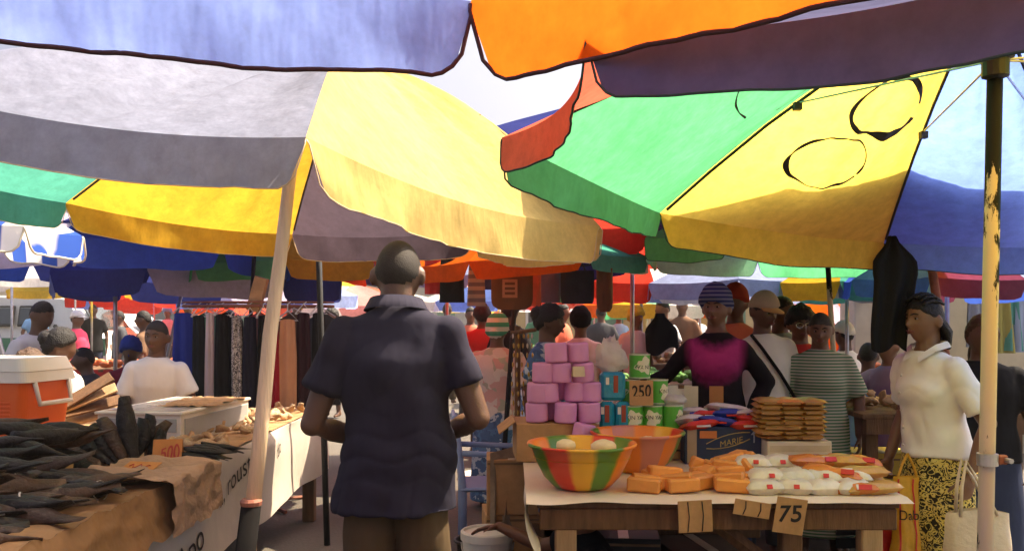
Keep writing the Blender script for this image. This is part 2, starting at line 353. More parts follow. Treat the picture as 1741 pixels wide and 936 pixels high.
# ---------------------------------------------------------------- umbrellas
def smooth01(t): t = max(0., min(1., t)); return t * t * (3 - 2 * t)
def umbrella(label, base, corners, apex, cols, val=.13, trim=None, pole=STEEL, pr=.02, near=2, group='market umbrellas', rings=None, dome=.05, wr=1.0, sag=.03, seed=0, hub=None, pole_top=None, struts=True, vtilt=.12, skip=(), polez=None, pole2=None, tr=.0023, bulge=0.):
    corners = [Vector(c) for c in corners]; apex = Vector(apex); n = len(corners)
    t = wthing('market_umbrella', label, 'umbrella', (base[0], base[1], 0), group)
    ctr = sum(corners, Vector()) / n; Rm = sum((c - apex).length for c in corners) / n
    nu, nv = ((26, 18) if near == 2 else (10, 7) if near == 1 else (6, 4))
    vr = 7 if near == 2 else 3 if near == 1 else 2
    def rib(i, v):
        p = apex.lerp(corners[i % n], v); p.z += dome * Rm * math.sin(math.pi * v); return p
    def edge(i, u):
        a, b = corners[i % n], corners[(i + 1) % n]; k = 4 * u * (1 - u)
        p = a.lerp(b, u); q = p - ctr; q.z = 0
        p = p - q * (.035 * k); p.z -= sag * .6 * k * (b - a).length; return p
    def surf(i, u, v, w=1.0):
        e = edge(i, u); p = apex.lerp(e, v); k = 4 * u * (1 - u)
        p.z += dome * Rm * math.sin(math.pi * v) * (1 - .35 * k) - sag * k * v * (1 - v) * Rm
        if near and w:
            f = min(1, v * 3) * (1 - .6 * abs(2 * u - 1) ** 3) * min(1, (1 - v) * 7)
            q = Vector((u * 5.0 + i * 3.1, v * 1.7 + seed, seed * 1.3)); a = .016 * wr if near == 2 else .012
            p.z += a * f * noise.noise(q * 1.6) + a * .45 * f * noise.noise(Vector((u * 16 + i * 7, v * 4.2, seed)))
            if bulge: p.z -= bulge * k * math.sin(math.pi * min(1, v * 1.05)) 
        return p
    for i in range(n):
        if i in skip: continue
        m = CNV[cols[i % len(cols)]]
        pan = MB(); pan.grid(lambda u, v: surf(i, u, v * .985 + .015), nu, nv)
        po = pan.build('canopy_panel', m, t, smooth=True)
        if val:
            a, b = corners[i], corners[(i + 1) % n]; L = (b - a).length
            out = (edge(i, .5) - ctr); out.z = 0; out.normalize()
            vv = val if not hasattr(val, '__len__') else val[i % len(val)]
            def hang(u, w):
                tt = min(u, 1 - u) * L / (.55 * vv); dep = vv * (math.sqrt(max(0, 1 - (1 - min(1, tt)) ** 2)) * .86 + .14)
                dep *= 1 + .1 * noise.noise(Vector((u * 3 + i * 5, seed, 1)))
                p = edge(i, u) + Vector((0, 0, -dep * w)) + out * (vtilt * dep * w)
                wv = .022 * wr * w * noise.noise(Vector((u * L * 6, i * 4 + seed, w * .6))) + .010 * wr * w * noise.noise(Vector((u * L * 17, i * 9 + seed, w)))
                return p + out * wv
            vo = MB(); vo.grid(hang, max(8, nu + 6), vr)
            vobj = vo.build('valance', m, po, smooth=True, origin=t.location)
            if trim:
                k = max(10, nu * 2)
                pts = [hang(0.0, .3)] + [hang(j / k, 1.0) for j in range(k + 1)] + [hang(1.0, .3)]
                MB().tube(pts, tr if near == 2 else .007, 5).build('edge_binding', trim, vobj, smooth=True, origin=t.location)
        if rings and i in rings:
            for (u0, v0, ru, rv, th, a0, a1, sd) in rings[i]:
                r = MB(); K = 72
                def rp(s, e):
                    A = a0 + (a1 - a0) * s; wd = th * (.25 + .75 * abs(noise.noise(Vector((math.cos(A) * 1.1 + sd, math.sin(A) * 1.1, sd)))) * 2.2)
                    rough = 1 + .05 * noise.noise(Vector((s * 40, e * 3, sd)))
                    k = 1 + (e - .5) * wd * rough
                    p = surf(i, u0 + ru * k * math.cos(A), v0 + rv * k * math.sin(A)); p.z -= .006; return p
                r.grid(rp, K, 2); r.build('painted_ring', INK, po, origin=t.location)
    for i in range(n):
        if near and i not in skip:
            r = MB(); r.tube([rib(i, v) - Vector((0, 0, .012)) for v in (.03, .2, .4, .6, .8, .97)], .006 if near == 2 else .008, 5)
            ro = r.build('rib', BLACK, t)
            if struts and near == 2:
                hb = Vector(hub) if hub else apex - Vector((0, 0, .42))
                q = rib(i, .5) - Vector((0, 0, .014))
                MB().tube([hb, q], .0035, 5).build('strut', STEEL, ro, origin=t.location)
                MB().box(q - Vector((0, 0, .012)), (.026, .026, .026)).build('clip', BLACK, ro, origin=t.location)
    top = Vector(pole_top) if pole_top else apex - Vector((0, 0, .01)); bot = Vector((base[0], base[1], 0))
    if pole2 is not None:
        mid = bot.lerp(top, pole2[0]); MB().tube([bot, mid], pr, 10).build('pole', pole, t, smooth=True)
        MB().tube([mid - (top - bot).normalized() * .03, top], pr * .8, 10).build('upper_pole', pole2[1], t, smooth=True)
    else:
        MB().tube([bot, top], pr, 10).build('pole', pole, t, smooth=True)
    if near == 2:
        hb = Vector(hub) if hub else apex - Vector((0, 0, .42))
        MB().lathe([(pr * 1.05, -.05), (pr * 1.7, -.045), (pr * 1.7, .0), (pr * 2.3, .005), (pr * 2.3, .03), (pr * 1.1, .035)], hb, 14).build('runner_hub', BLACK, t, smooth=False)
    MB().lathe([(pr * .4, .05), (pr * 1.2, .03), (pr * 1.5, 0), (pr * 1.2, -.02)], apex + Vector((0, 0, .0)), 10).build('finial', BLACK, t)
    return t
BROWN = mat('dark brown edge binding', (.035, .02, .02), .9)
CREAMB = mat('frayed cream edge binding', (.62, .48, .3), .9)
GREENB = mat('dark green edge binding', (.02, .05, .04), .9)

# L: the grey and golden umbrella over the fish stall
Lc = [P(520, 233, 2.6), P(1020, 384, 3.9), P(806, 392, 5.4), P(497, 398, 5.6), P(112, 345, 4.7), P(-330, 235, 3.7), P(-230, 138, 2.65)]
umbrella('large grey and golden umbrella sagging over the dried fish stall, front centre left', (PX(556, 5.72), 5.72), Lc, P(610, 96, 4.0),
         ['gold', 'gold', 'plum', 'yellow', 'teal', 'lilac', 'grey'], val=[.17, .15, .15, .14, .14, .14, .155], trim=CREAMB, pole=DARKP, pr=.02, pole_top=P(541,398,5.66), dome=.07, sag=.05, seed=1, pole2=None, wr=2.0)
# R: green, yellow and pale blue umbrella with painted rings, seen from below
Rc = [P(1122, 362, 3.5), P(1503, 412, 4.15), P(1850, 420, 4.0), P(2600, 300, 2.9), P(3400, 200, 1.9), P(2100, -148, .95), P(1000, 62, 1.42), P(853, 234, 2.1)]
umbrella('green, yellow and pale blue umbrella with black painted rings, seen from below at right', (1.27, 2.4), Rc, (1.36, 2.52, 2.44),
         ['lemon', 'paleblue', 'paleblue', 'green', 'lemon', 'slate', 'coral', 'green'], val=[.13, .12, .12, .12, .12, .10, .085, .10], trim=GREENB, pole=PEELW, pr=.0205, seed=4, dome=.03,
         hub=(1.315, 2.4, 2.17), pole_top=(1.33, 2.42, 2.40), 
         rings={0: [(.44, .66, .22, .105, .13, .4, 6.6, 2.0), (.56, .42, .27, .11, .30, .2, 6.0, 5.0)], 7: [(.46, .52, .26, .12, .08, 1.2, 6.6, 8.0)]})
# B: blue and orange umbrella over the camera
Bc = [P(801, 2, 1.6), (-.95, 1.28, 2.04), (-1.45, .35, 2.04), (-1.15, -.75, 2.04), (-.2, -1.25, 2.04), (.8, -.95, 2.04), (1.2, .0, 2.05), (.86, .84, 2.05)]
umbrella('blue and orange umbrella with brown edging hanging into view across the top', (-.35, -.1), Bc, (-.12, .15, 2.55),
         ['sky', 'orange', 'sky', 'lilac', 'orange', 'sky', 'lilac', 'orange'], val=.145, trim=BROWN, pole=WOOD, pr=.022, seed=9, wr=1.2, tr=.0042)

def ring_umbrella(label, px, py, d, Rr, cols, rot=0., rise=.45, val=.14, near=1, pole=STEEL, tilt=(0, 0), n=8, pr=.018, lean=(0, 0), trim=None, group='market umbrellas', jit=.05, seed=None, bulge=0.):
    cx, cy, z = PX(px, d), d, PZ(py, d); sd = seed if seed is not None else int(abs(px) + d * 7)
    rn = random.Random(sd); cs = []
    for i in range(n):
        a = R(rot) + 2 * math.pi * i / n
        rr = Rr * (1 + rn.uniform(-jit, jit)); x = rr * math.cos(a); y = rr * math.sin(a)
        cs.append(Vector((cx + x, cy + y, z + x * tilt[0] + y * tilt[1] + rn.uniform(-.03, .03))))
    return umbrella(label, (cx + lean[0], cy + lean[1]), cs, (cx, cy, z + rise), cols, val, trim, pole, pr, near, group, seed=sd % 17, dome=.045, bulge=bulge)
# neighbours
ring_umbrella('added dark blue shade umbrella mostly hidden behind the golden one, over the clothes rack', 440, 385, 7.4, 1.6, ['navy', 'blue', 'navy', 'maroon'], 8, .45, .10, 1, pole=DARKP, lean=(-.3, .5))  # added, mostly unseen: keeps sun off the seated man and the stall
ring_umbrella('blue and white striped umbrella at the left edge, in front of the blue canopies', -70, 396, 5.6, .74, ['stripe'], 12, .3, .15, 1, lean=(.54, .1), trim=TWINE)
ring_umbrella('wide royal blue umbrella on a bright steel pole, left of the clothes rack', 196, 428, 8.0, 1.5, ['blue', 'blue', 'navy', 'blue', 'blue', 'lilac', 'blue', 'blue'], 10, .35, .22, 1, lean=(0, 0))
ring_umbrella('violet and navy umbrella on a leaning pole behind the seated man', 330, 470, 9.2, 1.45, ['navy', 'lilac', 'navy', 'navy', 'bluegrey', 'navy', 'lilac', 'navy'], 5, .4, .24, 1, lean=(-.45, -.2))
ring_umbrella('blue and white umbrella far left, above the parked van', 20, 476, 13, 1.5, ['white', 'blue', 'white', 'blue'], 15, .4, .12, 1)
ring_umbrella('small white fringed umbrella behind the royal blue one at left', 128, 470, 17, .95, ['white', 'white', 'lilac'], 0, .3, .3, 1)
ring_umbrella('yellow umbrella with a red panel above the man in pink', 156, 494, 15, 1.35, ['lemon', 'yellow', 'red', 'lemon', 'yellow', 'lemon'], 0, .35, .12, 1)
ring_umbrella('red umbrella with a blue panel beyond the yellow one, far left', 262, 508, 19, 1.7, ['red', 'blue', 'red', 'sky', 'red', 'red', 'red', 'red'], 20, .45, .2, 1)
ring_umbrella('orange red umbrella low behind the clothes rack', 330, 514, 23, 2.0, ['orange', 'red', 'orange', 'coral'], 0, .5, .3, 1)
ring_umbrella('yellow and green umbrella with a blue panel on a pale pole, behind the clothes rack', 492, 452, 8.6, 1.05, ['blue', 'lemon', 'lemon', 'yellow', 'green', 'leaf', 'yellow', 'sky'], 12, .5, .16, 1, pole=WOODL, trim=None, lean=(-.02, 0))
ring_umbrella('pale lilac and blue umbrella low behind the clothes rack, centre left', 455, 500, 15, 1.5, ['sky', 'lilac', 'sky', 'bluegrey'], 0, .35, .2, 1)
ring_umbrella('orange and violet umbrella behind the golden canopy edge', 885, 447, 6.9, 1.0, ['white', 'navy', 'orange', 'bluegrey', 'orange', 'orange', 'orange', 'teal'], -20, .32, .12, 1, pole=DARKP, lean=(-.16, -.9), tilt=(.05, 0))
ring_umbrella('red and maroon umbrella with a blue panel left of the green one', 1075, 400, 7.4, 1.0, ['bluegrey', 'red', 'navy', 'maroon', 'maroon', 'red', 'slate', 'navy'], 0, .4, .2, 1)
ring_umbrella('green and yellow umbrella tucked behind the ringed canopy', 1398, 412, 6.1, 1.28, ['lemon', 'green', 'mint', 'mint', 'leaf', 'leaf', 'yellow', 'yellow'], 4, .45, .155, 2, pole=PEELW, lean=(-.06, -.6), trim=GREENB, group='market umbrellas')
_z = 2.31
umbrella('tall shade umbrella standing higher behind the ringed canopy, shaped to shadow it', (2.75, 5.2), [(-.25, 4.1, _z), (.27, 3.68, _z), (1.25, 3.58, _z), (2.3, 3.7, _z), (3.3, 4.7, _z), (3.2, 6.1, _z), (1.5, 6.9, _z), (-.2, 6.0, _z)], (1.6, 5.3, 2.82), ['navy', 'maroon'], .05, None, RUST, .026, 1, pole_top=(2.4, 5.3, 2.55))  # mostly hidden; corners and dark cloth shaped for the shadow on both front canopies
ring_umbrella('maroon and blue umbrella behind the woman in the white blouse', 1610, 478, 7.2, .85, ['blue', 'maroon', 'bluegrey', 'blue'], 12, .35, .14, 1)
ring_umbrella('pale blue grey umbrella with a torn white seam behind the women', 1290, 482, 9.2, 1.32, ['bluegrey', 'bluegrey', 'paleblue', 'bluegrey'], 22, .38, .16, 1, pole=DARKP, lean=(.6, .2))
ring_umbrella('red, white and green umbrella on a thin pole, centre right', 1090, 484, 9.8, .9, ['white', 'mint', 'red', 'red', 'leaf', 'red', 'white', 'white'], 0, .35, .2, 1)
ring_umbrella('orange umbrella with a green edge low behind the red one', 1100, 518, 14, 1.05, ['orange', 'yellow', 'green', 'green', 'orange', 'yellow', 'white', 'mint'], 0, .3, .2, 1)
ring_umbrella('teal and yellow umbrella left of the hanging black cloth', 1440, 484, 8.2, .75, ['yellow', 'teal', 'mint', 'teal', 'yellow', 'teal', 'mint', 'yellow'], 20, .3, .16, 1)
ring_umbrella('bright orange umbrella with a violet panel tipped behind the woman in glasses', 1395, 524, 11, .62, ['orange', 'orange', 'lilac', 'orange'], 0, .3, .2, 1, tilt=(-.5, .6))
ring_umbrella('lilac white umbrella far behind the brown bag', 850, 512, 21, 2.0, ['lilac', 'white', 'paleblue'], 0, .5, .2, 1)
ring_umbrella('red umbrella with a white panel behind the woman in profile', 1010, 508, 17, 1.6, ['red', 'coral', 'red', 'white', 'red', 'coral', 'red', 'white'], 10, .5, .2, 1)
ring_umbrella('pale blue umbrella far behind the red and green one', 1190, 470, 15, 1.2, ['paleblue', 'blue', 'paleblue', 'white'], 0, .4, .2, 1)
ring_umbrella('coral umbrella half hidden left of the man in the polo shirt', 600, 520, 18, 1.5, ['pink', 'coral', 'white'], 0, .45, .2, 1)
ring_umbrella('red umbrella above the shirts hung in the centre', 760, 446, 9.0, 1.1, ['red', 'coral', 'red', 'red'], 10, .35, .2, 1)
far_u = [(60, 518, 27, 'white', 'pink', 'far left behind the van'), (115, 516, 34, 'coral', 'white', 'between the two parked vans'), (400, 520, 30, 'red', 'orange', 'above the clothes hangers'), (520, 522, 28, 'paleblue', 'lilac', 'right of the leaning wooden pole'),
         (700, 520, 33, 'white', 'mint', 'hidden behind the man in the polo shirt'), (800, 522, 36, 'lemon', 'white', 'above the headscarf'), (940, 520, 34, 'coral', 'red', 'over the head of the woman in profile'), (1060, 527, 30, 'mint', 'green', 'above the smoke in the centre'),
         (1150, 524, 26, 'lemon', 'yellow', 'beside the woman in black'), (1250, 522, 31, 'lilac', 'white', 'between the two standing men'), (1340, 520, 29, 'white', 'sky', 'behind the man in the cap'), (215, 523, 40, 'lemon', 'orange', 'furthest off at the left')]
for px, py, d, a, b, w in far_u:
    ring_umbrella('small %s and %s umbrella in the distance %s' % (a, b, w), px, py, d, 1.5, [a, b], random.uniform(0, 45), .45, .2, 0)

# leaning wooden support pole with a dark sleeve at its foot
t = wthing('support_pole', 'leaning pale wooden pole with dark lower sleeve beside the fish stall', 'pole', (-.905, 2.62, 0))
top = P(494, 292, 2.72); mid = P(427, 858, 2.62); foot = Vector((-.885, 2.62, 0))
MB().tube([mid - Vector((0, 0, .05)), mid.lerp(top, .25) + Vector((.003, 0, 0)), mid.lerp(top, .5) + Vector((-.004, 0, 0)), mid.lerp(top, .75), top + Vector((.006, 0, .05))], [.024, .0225, .0222, .0205, .019], 12).build('shaft', mat('bare pole wood', (.68, .50, .32), .7, .22, 5, .35, 30, stretch=(6, 6, .4)), t, smooth=True)
MB().tube([foot, mid], [.036, .030], 12).build('sleeve', mat('matt black rubber', (.010, .009, .009), .95, .3, spec=.05), t, smooth=True)
MB().lathe([(.031, 0), (.033, .012), (.027, .02)], mid, 12).build('collar', RUST, t)
# ---------------------------------------------------------------- people: one continuous body each, clothes and hair as children
TMP = bpy.data.scenes.new('remesh workspace')
def remeshed(mb, vox, smooth_it=4, wr=0.0, seed=0, folds=()):
    """join overlapping tubes into one continuous skin"""
    me = bpy.data.meshes.new('t'); me.from_pydata(mb.v, [], mb.f); me.update()
    o = bpy.data.objects.new('t', me); TMP.collection.objects.link(o)
    m = o.modifiers.new('r', 'REMESH'); m.mode = 'VOXEL'; m.voxel_size = vox
    if smooth_it: s = o.modifiers.new('s', 'SMOOTH'); s.factor = .5; s.iterations = smooth_it
    vl = TMP.view_layers[0]; vl.update(); dg = vl.depsgraph
    res = bpy.data.meshes.new_from_object(o.evaluated_get(dg))
    bpy.data.objects.remove(o); bpy.data.meshes.remove(me)
    nV = len(res.vertices)
    if wr and nV:
        co = np.empty(nV * 3); res.vertices.foreach_get('co', co); co = co.reshape(-1, 3)
        no = np.empty(nV * 3); res.vertices.foreach_get('normal', no); no = no.reshape(-1, 3)
        r = np.random.RandomState(seed); d = np.zeros(nV)
        for k in range(9):
            f = r.uniform(8, 24); w = r.normal(size=3); w[2] = w[2] * .6 + .2; w /= np.linalg.norm(w)
            w2 = r.normal(size=3) * 6
            d += np.maximum(0, np.sin(co @ w * f + 1.6 * np.sin(co @ w2 + r.uniform(0, 6)) + r.uniform(0, 6))) ** 2 / math.sqrt(f / 12)
        d = (d - d.mean()) * wr
        for (zc, wd, fz, fx, amp) in folds:                  # bunched cloth: creases around a height zc
            ph = co[:, 2] * fz + fx * co[:, 0] + 2.2 * np.sin(co[:, 0] * 9 + seed) + 1.1 * np.sin(co[:, 0] * 23 + co[:, 1] * 11)
            d += amp * (np.abs(np.sin(ph)) ** .6 - .6) * np.exp(-((co[:, 2] - zc) / wd) ** 2)
        co += no * d[:, None]
        res.vertices.foreach_set('co', co.ravel())
    res.polygons.foreach_set('use_smooth', [True] * len(res.polygons)); res.update()
    return res

def loft(mb, pts, rad, side=(1, 0, 0), n=18):
    pts = [Vector(p) for p in pts]; k = len(pts); vs = []; fs = []; side = Vector(side)
    for i, p in enumerate(pts):
        t = (pts[min(i + 1, k - 1)] - pts[max(i - 1, 0)]).normalized()
        s = (side - t * side.dot(t)).normalized(); w = t.cross(s)
        for j in range(n):
            a = 2 * math.pi * j / n; vs.append(p + s * rad[i][0] * math.cos(a) + w * rad[i][1] * math.sin(a))
    for i in range(k - 1):
        for j in range(n): fs.append((i * n + j, i * n + (j + 1) % n, (i + 1) * n + (j + 1) % n, (i + 1) * n + j))
    fs.append(tuple(range(n))[::-1]); fs.append(tuple((k - 1) * n + j for j in range(n)))
    mb.add(vs, fs)
def limb(mb, pts, rad, n=14):
    pts = [Vector(p) for p in pts]; mb.tube(pts, rad, n)
    for p, r in ((pts[0], rad[0]), (pts[-1], rad[-1])): mb.ell(p, (r * .99,) * 3, None, 12, 8)
    for p, r in list(zip(pts, rad))[1:-1]: mb.ell(p, (r * .98,) * 3, None, 12, 8)

def head_pt(p, infl=0.0):
    """p: unit direction, face towards -Y, up +Z; returns a point of a human head (chin to crown about 0.23)"""
    x, y, z = p
    a, b, c = .0755, .097, .117
    q = Vector((x * a, y * b, z * c))
    if z < 0:
        s = smooth01(-z); q.x *= 1 - .30 * s; q.y *= 1 - (.42 if y > 0 else .05) * s
        if y < 0: q.z *= 1.0 + .02 * s
    if y < 0: q.y *= .96
    def g(d, sx, sz, amt):
        return amt * math.exp(-((x - d[0]) / sx) ** 2 - ((z - d[2]) / sz) ** 2) if y < 0 else 0.
    f = 0.
    f += g((0, 0, -.10), .11, .18, .027) + g((0, 0, -.17), .22, .09, .012)          # nose, wings
    f += g((.36, 0, .10), .19, .12, -.016) + g((-.36, 0, .10), .19, .12, -.016)     # sockets
    f += g((0, 0, .26), .55, .09, .005)                                             # brow
    f += g((0, 0, -.38), .25, .06, .013) + g((0, 0, -.49), .22, .06, .013)        # lips
    f += g((0, 0, -.72), .30, .18, .010)                                            # chin
    f += g((.46, 0, -.12), .18, .18, .005) + g((-.46, 0, -.12), .18, .18, .005)     # cheeks
    q.y -= f
    return q + Vector((x, y, z)) * infl
def add_head(mb, M, c, s=1.0, nu=40, nv=32):
    vs = []; fs = []
    for j in range(nv + 1):
        th = math.pi * j / nv
        for i in range(nu):
            a = 2 * math.pi * i / nu
            q = head_pt((math.sin(th) * math.cos(a), math.sin(th) * math.sin(a), math.cos(th))) * s
            vs.append(M @ q + c)
    for j in range(nv):
        for i in range(nu): fs.append((j * nu + i, (j + 1) * nu + i, (j + 1) * nu + (i + 1) % nu, j * nu + (i + 1) % nu))
    mb.add(vs, fs)
    for sx in (-1, 1):
        E = M @ Matrix.Rotation(sx * R(-18), 3, 'Z')
        mb.ell(c + M @ Vector((sx * .081 * s, .014 * s, -.008 * s)), (.011 * s, .021 * s, .033 * s), E, 12, 10)
def hairline(p, front=.52, sidez=.02, back=-.52):
    y = p[1]
    return sidez + ((front - sidez) * (-y) ** 1.3 if y < 0 else (back - sidez) * y)
def hair_mesh(mb, M, c, s=1.0, thick=.008, front=.52, sidez=.02, back=-.52, lump=0.0, lf=9., top=0.0, seed=0, nu=36, nv=28):
    vs = []; fs = []
    for j in range(nv + 1):
        th = math.pi * j / nv
        for i in range(nu):
            a = 2 * math.pi * i / nu
            p = Vector((math.sin(th) * math.cos(a), math.sin(th) * math.sin(a), math.cos(th)))
            k = smooth01((p.z - hairline(p, front, sidez, back) + .07 * noise.noise(p * 21 + Vector((seed, 1, 2)))) / .14 + .35)
            q = head_pt(p) * s + p * (-.012 * s * (1 - k) + (thick + top * max(0, p.z)) * s * k + k * lump * (noise.noise(p * lf + Vector((seed, 0, 0))) + .3))
            vs.append(M @ q + c)
    for j in range(nv):
        for i in range(nu): fs.append((j * nu + i, (j + 1) * nu + i, (j + 1) * nu + (i + 1) % nu, j * nu + (i + 1) % nu))
    mb.add(vs, fs)

def add_hand(mb, wrist, d, nrm, side=1, s=1.0, curl=.5, spread=.12):
    """palm and five fingers; d points from wrist to knuckles, nrm out of the back of the hand, side +1 puts the thumb towards d x nrm"""
    d = Vector(d).normalized(); nrm = Vector(nrm); nrm = (nrm - d * nrm.dot(d)).normalized(); x = d.cross(nrm) * side
    M = Matrix((x, d, nrm)).transposed()
    mb.ell(wrist + d * .045 * s, (.038 * s, .052 * s, .016 * s), M, 14, 10)
    for k, (off, ln) in enumerate(((-.027, .058), (-.009, .072), (.010, .078), (.028, .070))):
        p = wrist + d * .085 * s + x * off * s; dirv = (d + x * (off * spread * 30 * .12)).normalized(); pts = [p - d * .02 * s, p]
        ang = 0
        for seg in (.45, .32, .23):
            ang += curl * (.9 if seg == .45 else 1.0)
            dv = dirv * math.cos(ang) - nrm * math.sin(ang); p = p + dv * ln * seg * s; pts.append(p)
        mb.tube(pts, [.0095 * s, .0095 * s, .0088 * s, .008 * s, .0068 * s], 8)
        mb.ell(p, (.0068 * s,) * 3, None, 8, 6)
    p = wrist + d * .03 * s + x * .03 * s; pts = [p - x * .012 * s]
    for (a, l) in ((.75, .035), (.45, .032), (.2, .022)):
        dv = (d * (1 - a * .5) + x * a - nrm * .35).normalized(); pts.append(p); p = p + dv * l * s
    pts.append(p); mb.tube(pts, [.012 * s, .0115 * s, .0105 * s, .0095 * s, .0075 * s], 8); mb.ell(p, (.0075 * s,) * 3, None, 8, 6)

SKIN = {'dark': mat('dark brown skin', (.155, .075, .044), .48, .14, 10, .12, 160, spec=.45), 'deep': mat('deep brown skin', (.105, .052, .032), .48, .14, 10, .12, 160, spec=.45), 'warm': mat('warm brown skin', (.17, .075, .040), .48, .14, 10, .12, 160, spec=.45)}
HAIRB = mat('black hair', (.010, .008, .008), .6, .4, 40, .9, 120, spec=.35)
HAIRBR = mat('brown tinted hair', (.07, .035, .018), .6, .4, 40, .9, 120, spec=.35)
EYEW = mat('eye white', (.17, .145, .12), .3, .05); EYEB = mat('dark iris', (.01, .006, .004), .15, .05)
LIP = mat('lips', (.16, .05, .045), .4, .1)
def person(label, px, d, face=0., H=1.68, z0=0., skin='dark', top=None, bottom=None, hair=('short',), head=(0, 0, 0), arms=None, lean=(0, 0), build=1.0, belly=1.0, bust=0.0, vox=.016, sit=False, group=None, eyes=False, crown=None, wr=.0022, x=None, y=None, headfwd=.0, legs=None, neck=0.0):
    """px, d: place; face: degrees turned from facing the camera (positive: to the photo's right); crown: photo row of the top of the head"""
    s = H / 1.70
    X = PX(px, d) if x is None else x; Y = d if y is None else y
    if crown is not None: z0 = PZ(crown, d) - (1.70 * s if not sit else 1.28 * s)
    t = thing('person', label, 'person', (X, Y, z0 if abs(z0) > .02 else 0), R(face), group)
    dz = -.42 if sit else 0.
    V = lambda a, b, c: Vector((a * s, b * s, (c + dz) * s))
    lx, ly = lean                                        # sideways, forward (towards -Y) shift of the neck
    pel = V(0, 0, .95); wst = V(lx * .3, -ly * .25, 1.08); che = V(lx * .68, -ly * .65, 1.27); shz = V(lx * .92, -ly * .95, 1.40); nek = V(lx, -ly, 1.455)
    hd = V(lx * 1.06, -ly * 1.08 - .018 - headfwd, 1.585 - headfwd * .35 + neck)
    yaw, pitch, roll = head
    HM = Matrix.Rotation(R(yaw), 3, 'Z') @ Matrix.Rotation(R(pitch), 3, 'X') @ Matrix.Rotation(R(roll), 3, 'Y')
    b = build; sd = abs(int(px * 3 + d * 11)) % 997
    def joints(sg):
        A = dict(sh=V(lx * .92 + sg * .158 * b, -ly * .95 + .008, 1.352), el=V(lx + sg * .245 * b, -ly + .03, 1.115), wr=V(lx + sg * .235 * b, -ly - .05, .875), hd=(0, -.25, -1), nr=(sg, -.2, 0), curl=.45)
        if arms and sg in arms:
            for k, v in arms[sg].items(): A[k] = V(*v) if k in ('el', 'wr', 'sh') else v
        return A
    J = {sg: joints(sg) for sg in (-1, 1)}
    if legs: LG = {sg: [V(*p) for p in legs[sg]] for sg in (-1, 1)}
    elif sit: LG = {sg: [V(sg * .10, 0, .93), V(sg * .13, -.40, .92), V(sg * .12, -.42, .50), V(sg * .12, -.54, .46)] for sg in (-1, 1)}
    else: LG = {sg: [V(sg * .088, 0, .92), V(sg * .092, -.015, .50), V(sg * .105, .02, .075), V(sg * .115, -.13, .035)] for sg in (-1, 1)}
    TR = lambda i: [(.168 * b + i, .118 * belly + i), (.148 * b + i, .108 * belly + i), (.166 * b + i, .120 + i), (.158 * b + i, .098 + i), (.130 * b + i, .080 + i * .8), (.074 + i * .5, .066 + i * .5), (.060, .060)]
    s34 = che.lerp(shz, .62); TP = [pel, wst, che, s34, shz.lerp(nek, .12), nek.lerp(shz, .30), nek]
    # ---- body
    m = MB()
    loft(m, [pel - V(0, 0, -dz).xyz * 0 - Vector((0, 0, .09 * s))] + TP, [(.13 * s * b, .10 * s)] + [(a * s, c * s) for a, c in TR(-.008)])
    m.tube([nek - Vector((0, 0, .06 * s)), nek.lerp(hd, .5) + Vector((0, .012 * s, 0)), hd - HM @ Vector((0, -.018 * s, .03 * s))], [.062 * s, .054 * s, .056 * s], 14)
    add_head(m, HM, hd, s)
    for sg in (-1, 1):
        A = J[sg]; e = A['el']; w = A['wr']; sh = A['sh']
        limb(m, [sh, sh.lerp(e, .45), e, e.lerp(w, .35), w], [.044 * s * b ** .5, .046 * s * b ** .5, .040 * s, .039 * s, .026 * s])
        add_hand(m, w, A['hd'], A['nr'], sg * A.get('th', 1), s, A['curl'])
        hip, kn, an, toe = LG[sg]
        limb(m, [hip, hip.lerp(kn, .5), kn, kn.lerp(an, .35), an], [.085 * s, .073 * s, .054 * s, .052 * s, .036 * s])
        limb(m, [an + Vector((0, .03 * s, -.02 * s)), an.lerp(toe, .55), toe], [.036 * s, .034 * s, .026 * s])
    body = link('body', remeshed(m, vox * (.8 if eyes else 1), 2 if eyes else 3), t); body.data.materials.append(SKIN[skin])
    # ---- top
    if top:
        i = top.get('fit', .014); hem = top.get('hem', .80); sl = top.get('sleeve', .62); m = MB(); hw = top.get('flare', 1.0)
        pts = [V(0, 0, hem), V(0, 0, (hem + .95) / 2), V(0, 0, .97), wst, che] + TP[3:6] + [nek.lerp(shz, .12)]; tr = TR(i)
        rad = [(tr[0][0] * 1.06 * hw, tr[0][1] * 1.1 * hw), (tr[0][0] * 1.03 * hw, tr[0][1] * 1.06 * hw), tr[0], (tr[1][0] * top.get('waist', 1.0), tr[1][1] * top.get('waist', 1.0)), tr[2], tr[3], tr[4], tr[5], (.070, .066)]
        loft(m, pts, [(a * s, c * s) for a, c in rad], n=24)
        if bust:
            m.ell(che + V(0, -.060, 0 - dz - .035), (.150 * b * s, (.085 + bust) * s, .10 * s), None, 24, 16)
        for sg in (-1, 1):
            A = J[sg]; path = [A['sh'], A['el'], A['wr']]; sr = top.get('slr', .016)
            if sl > 0:
                if sl <= 1: pts = [path[0].lerp(path[1], q * sl) for q in (0, .33, .66, 1)]; rr = [.060 + sr * .25, .055 + sr * .6, .054 + sr * .95, .053 + sr * 1.1]
                else: pts = [path[0], path[0].lerp(path[1], .5), path[1], path[1].lerp(path[2], (sl - 1) * .5), path[1].lerp(path[2], sl - 1)]; rr = [.053 + sr * .4, .052 + sr * .8, .048 + sr * .7, .042 + sr * .6, .034 + sr * .6]
                m.tube(pts, [q * s * b ** .5 for q in rr], 16); m.ell(pts[0], (rr[0] * s * b ** .5 * .99,) * 3, None, 14, 10)
                for q in range(1, len(pts) - 1): m.ell(pts[q], (rr[q] * s * b ** .5 * .97,) * 3, None, 12, 8)
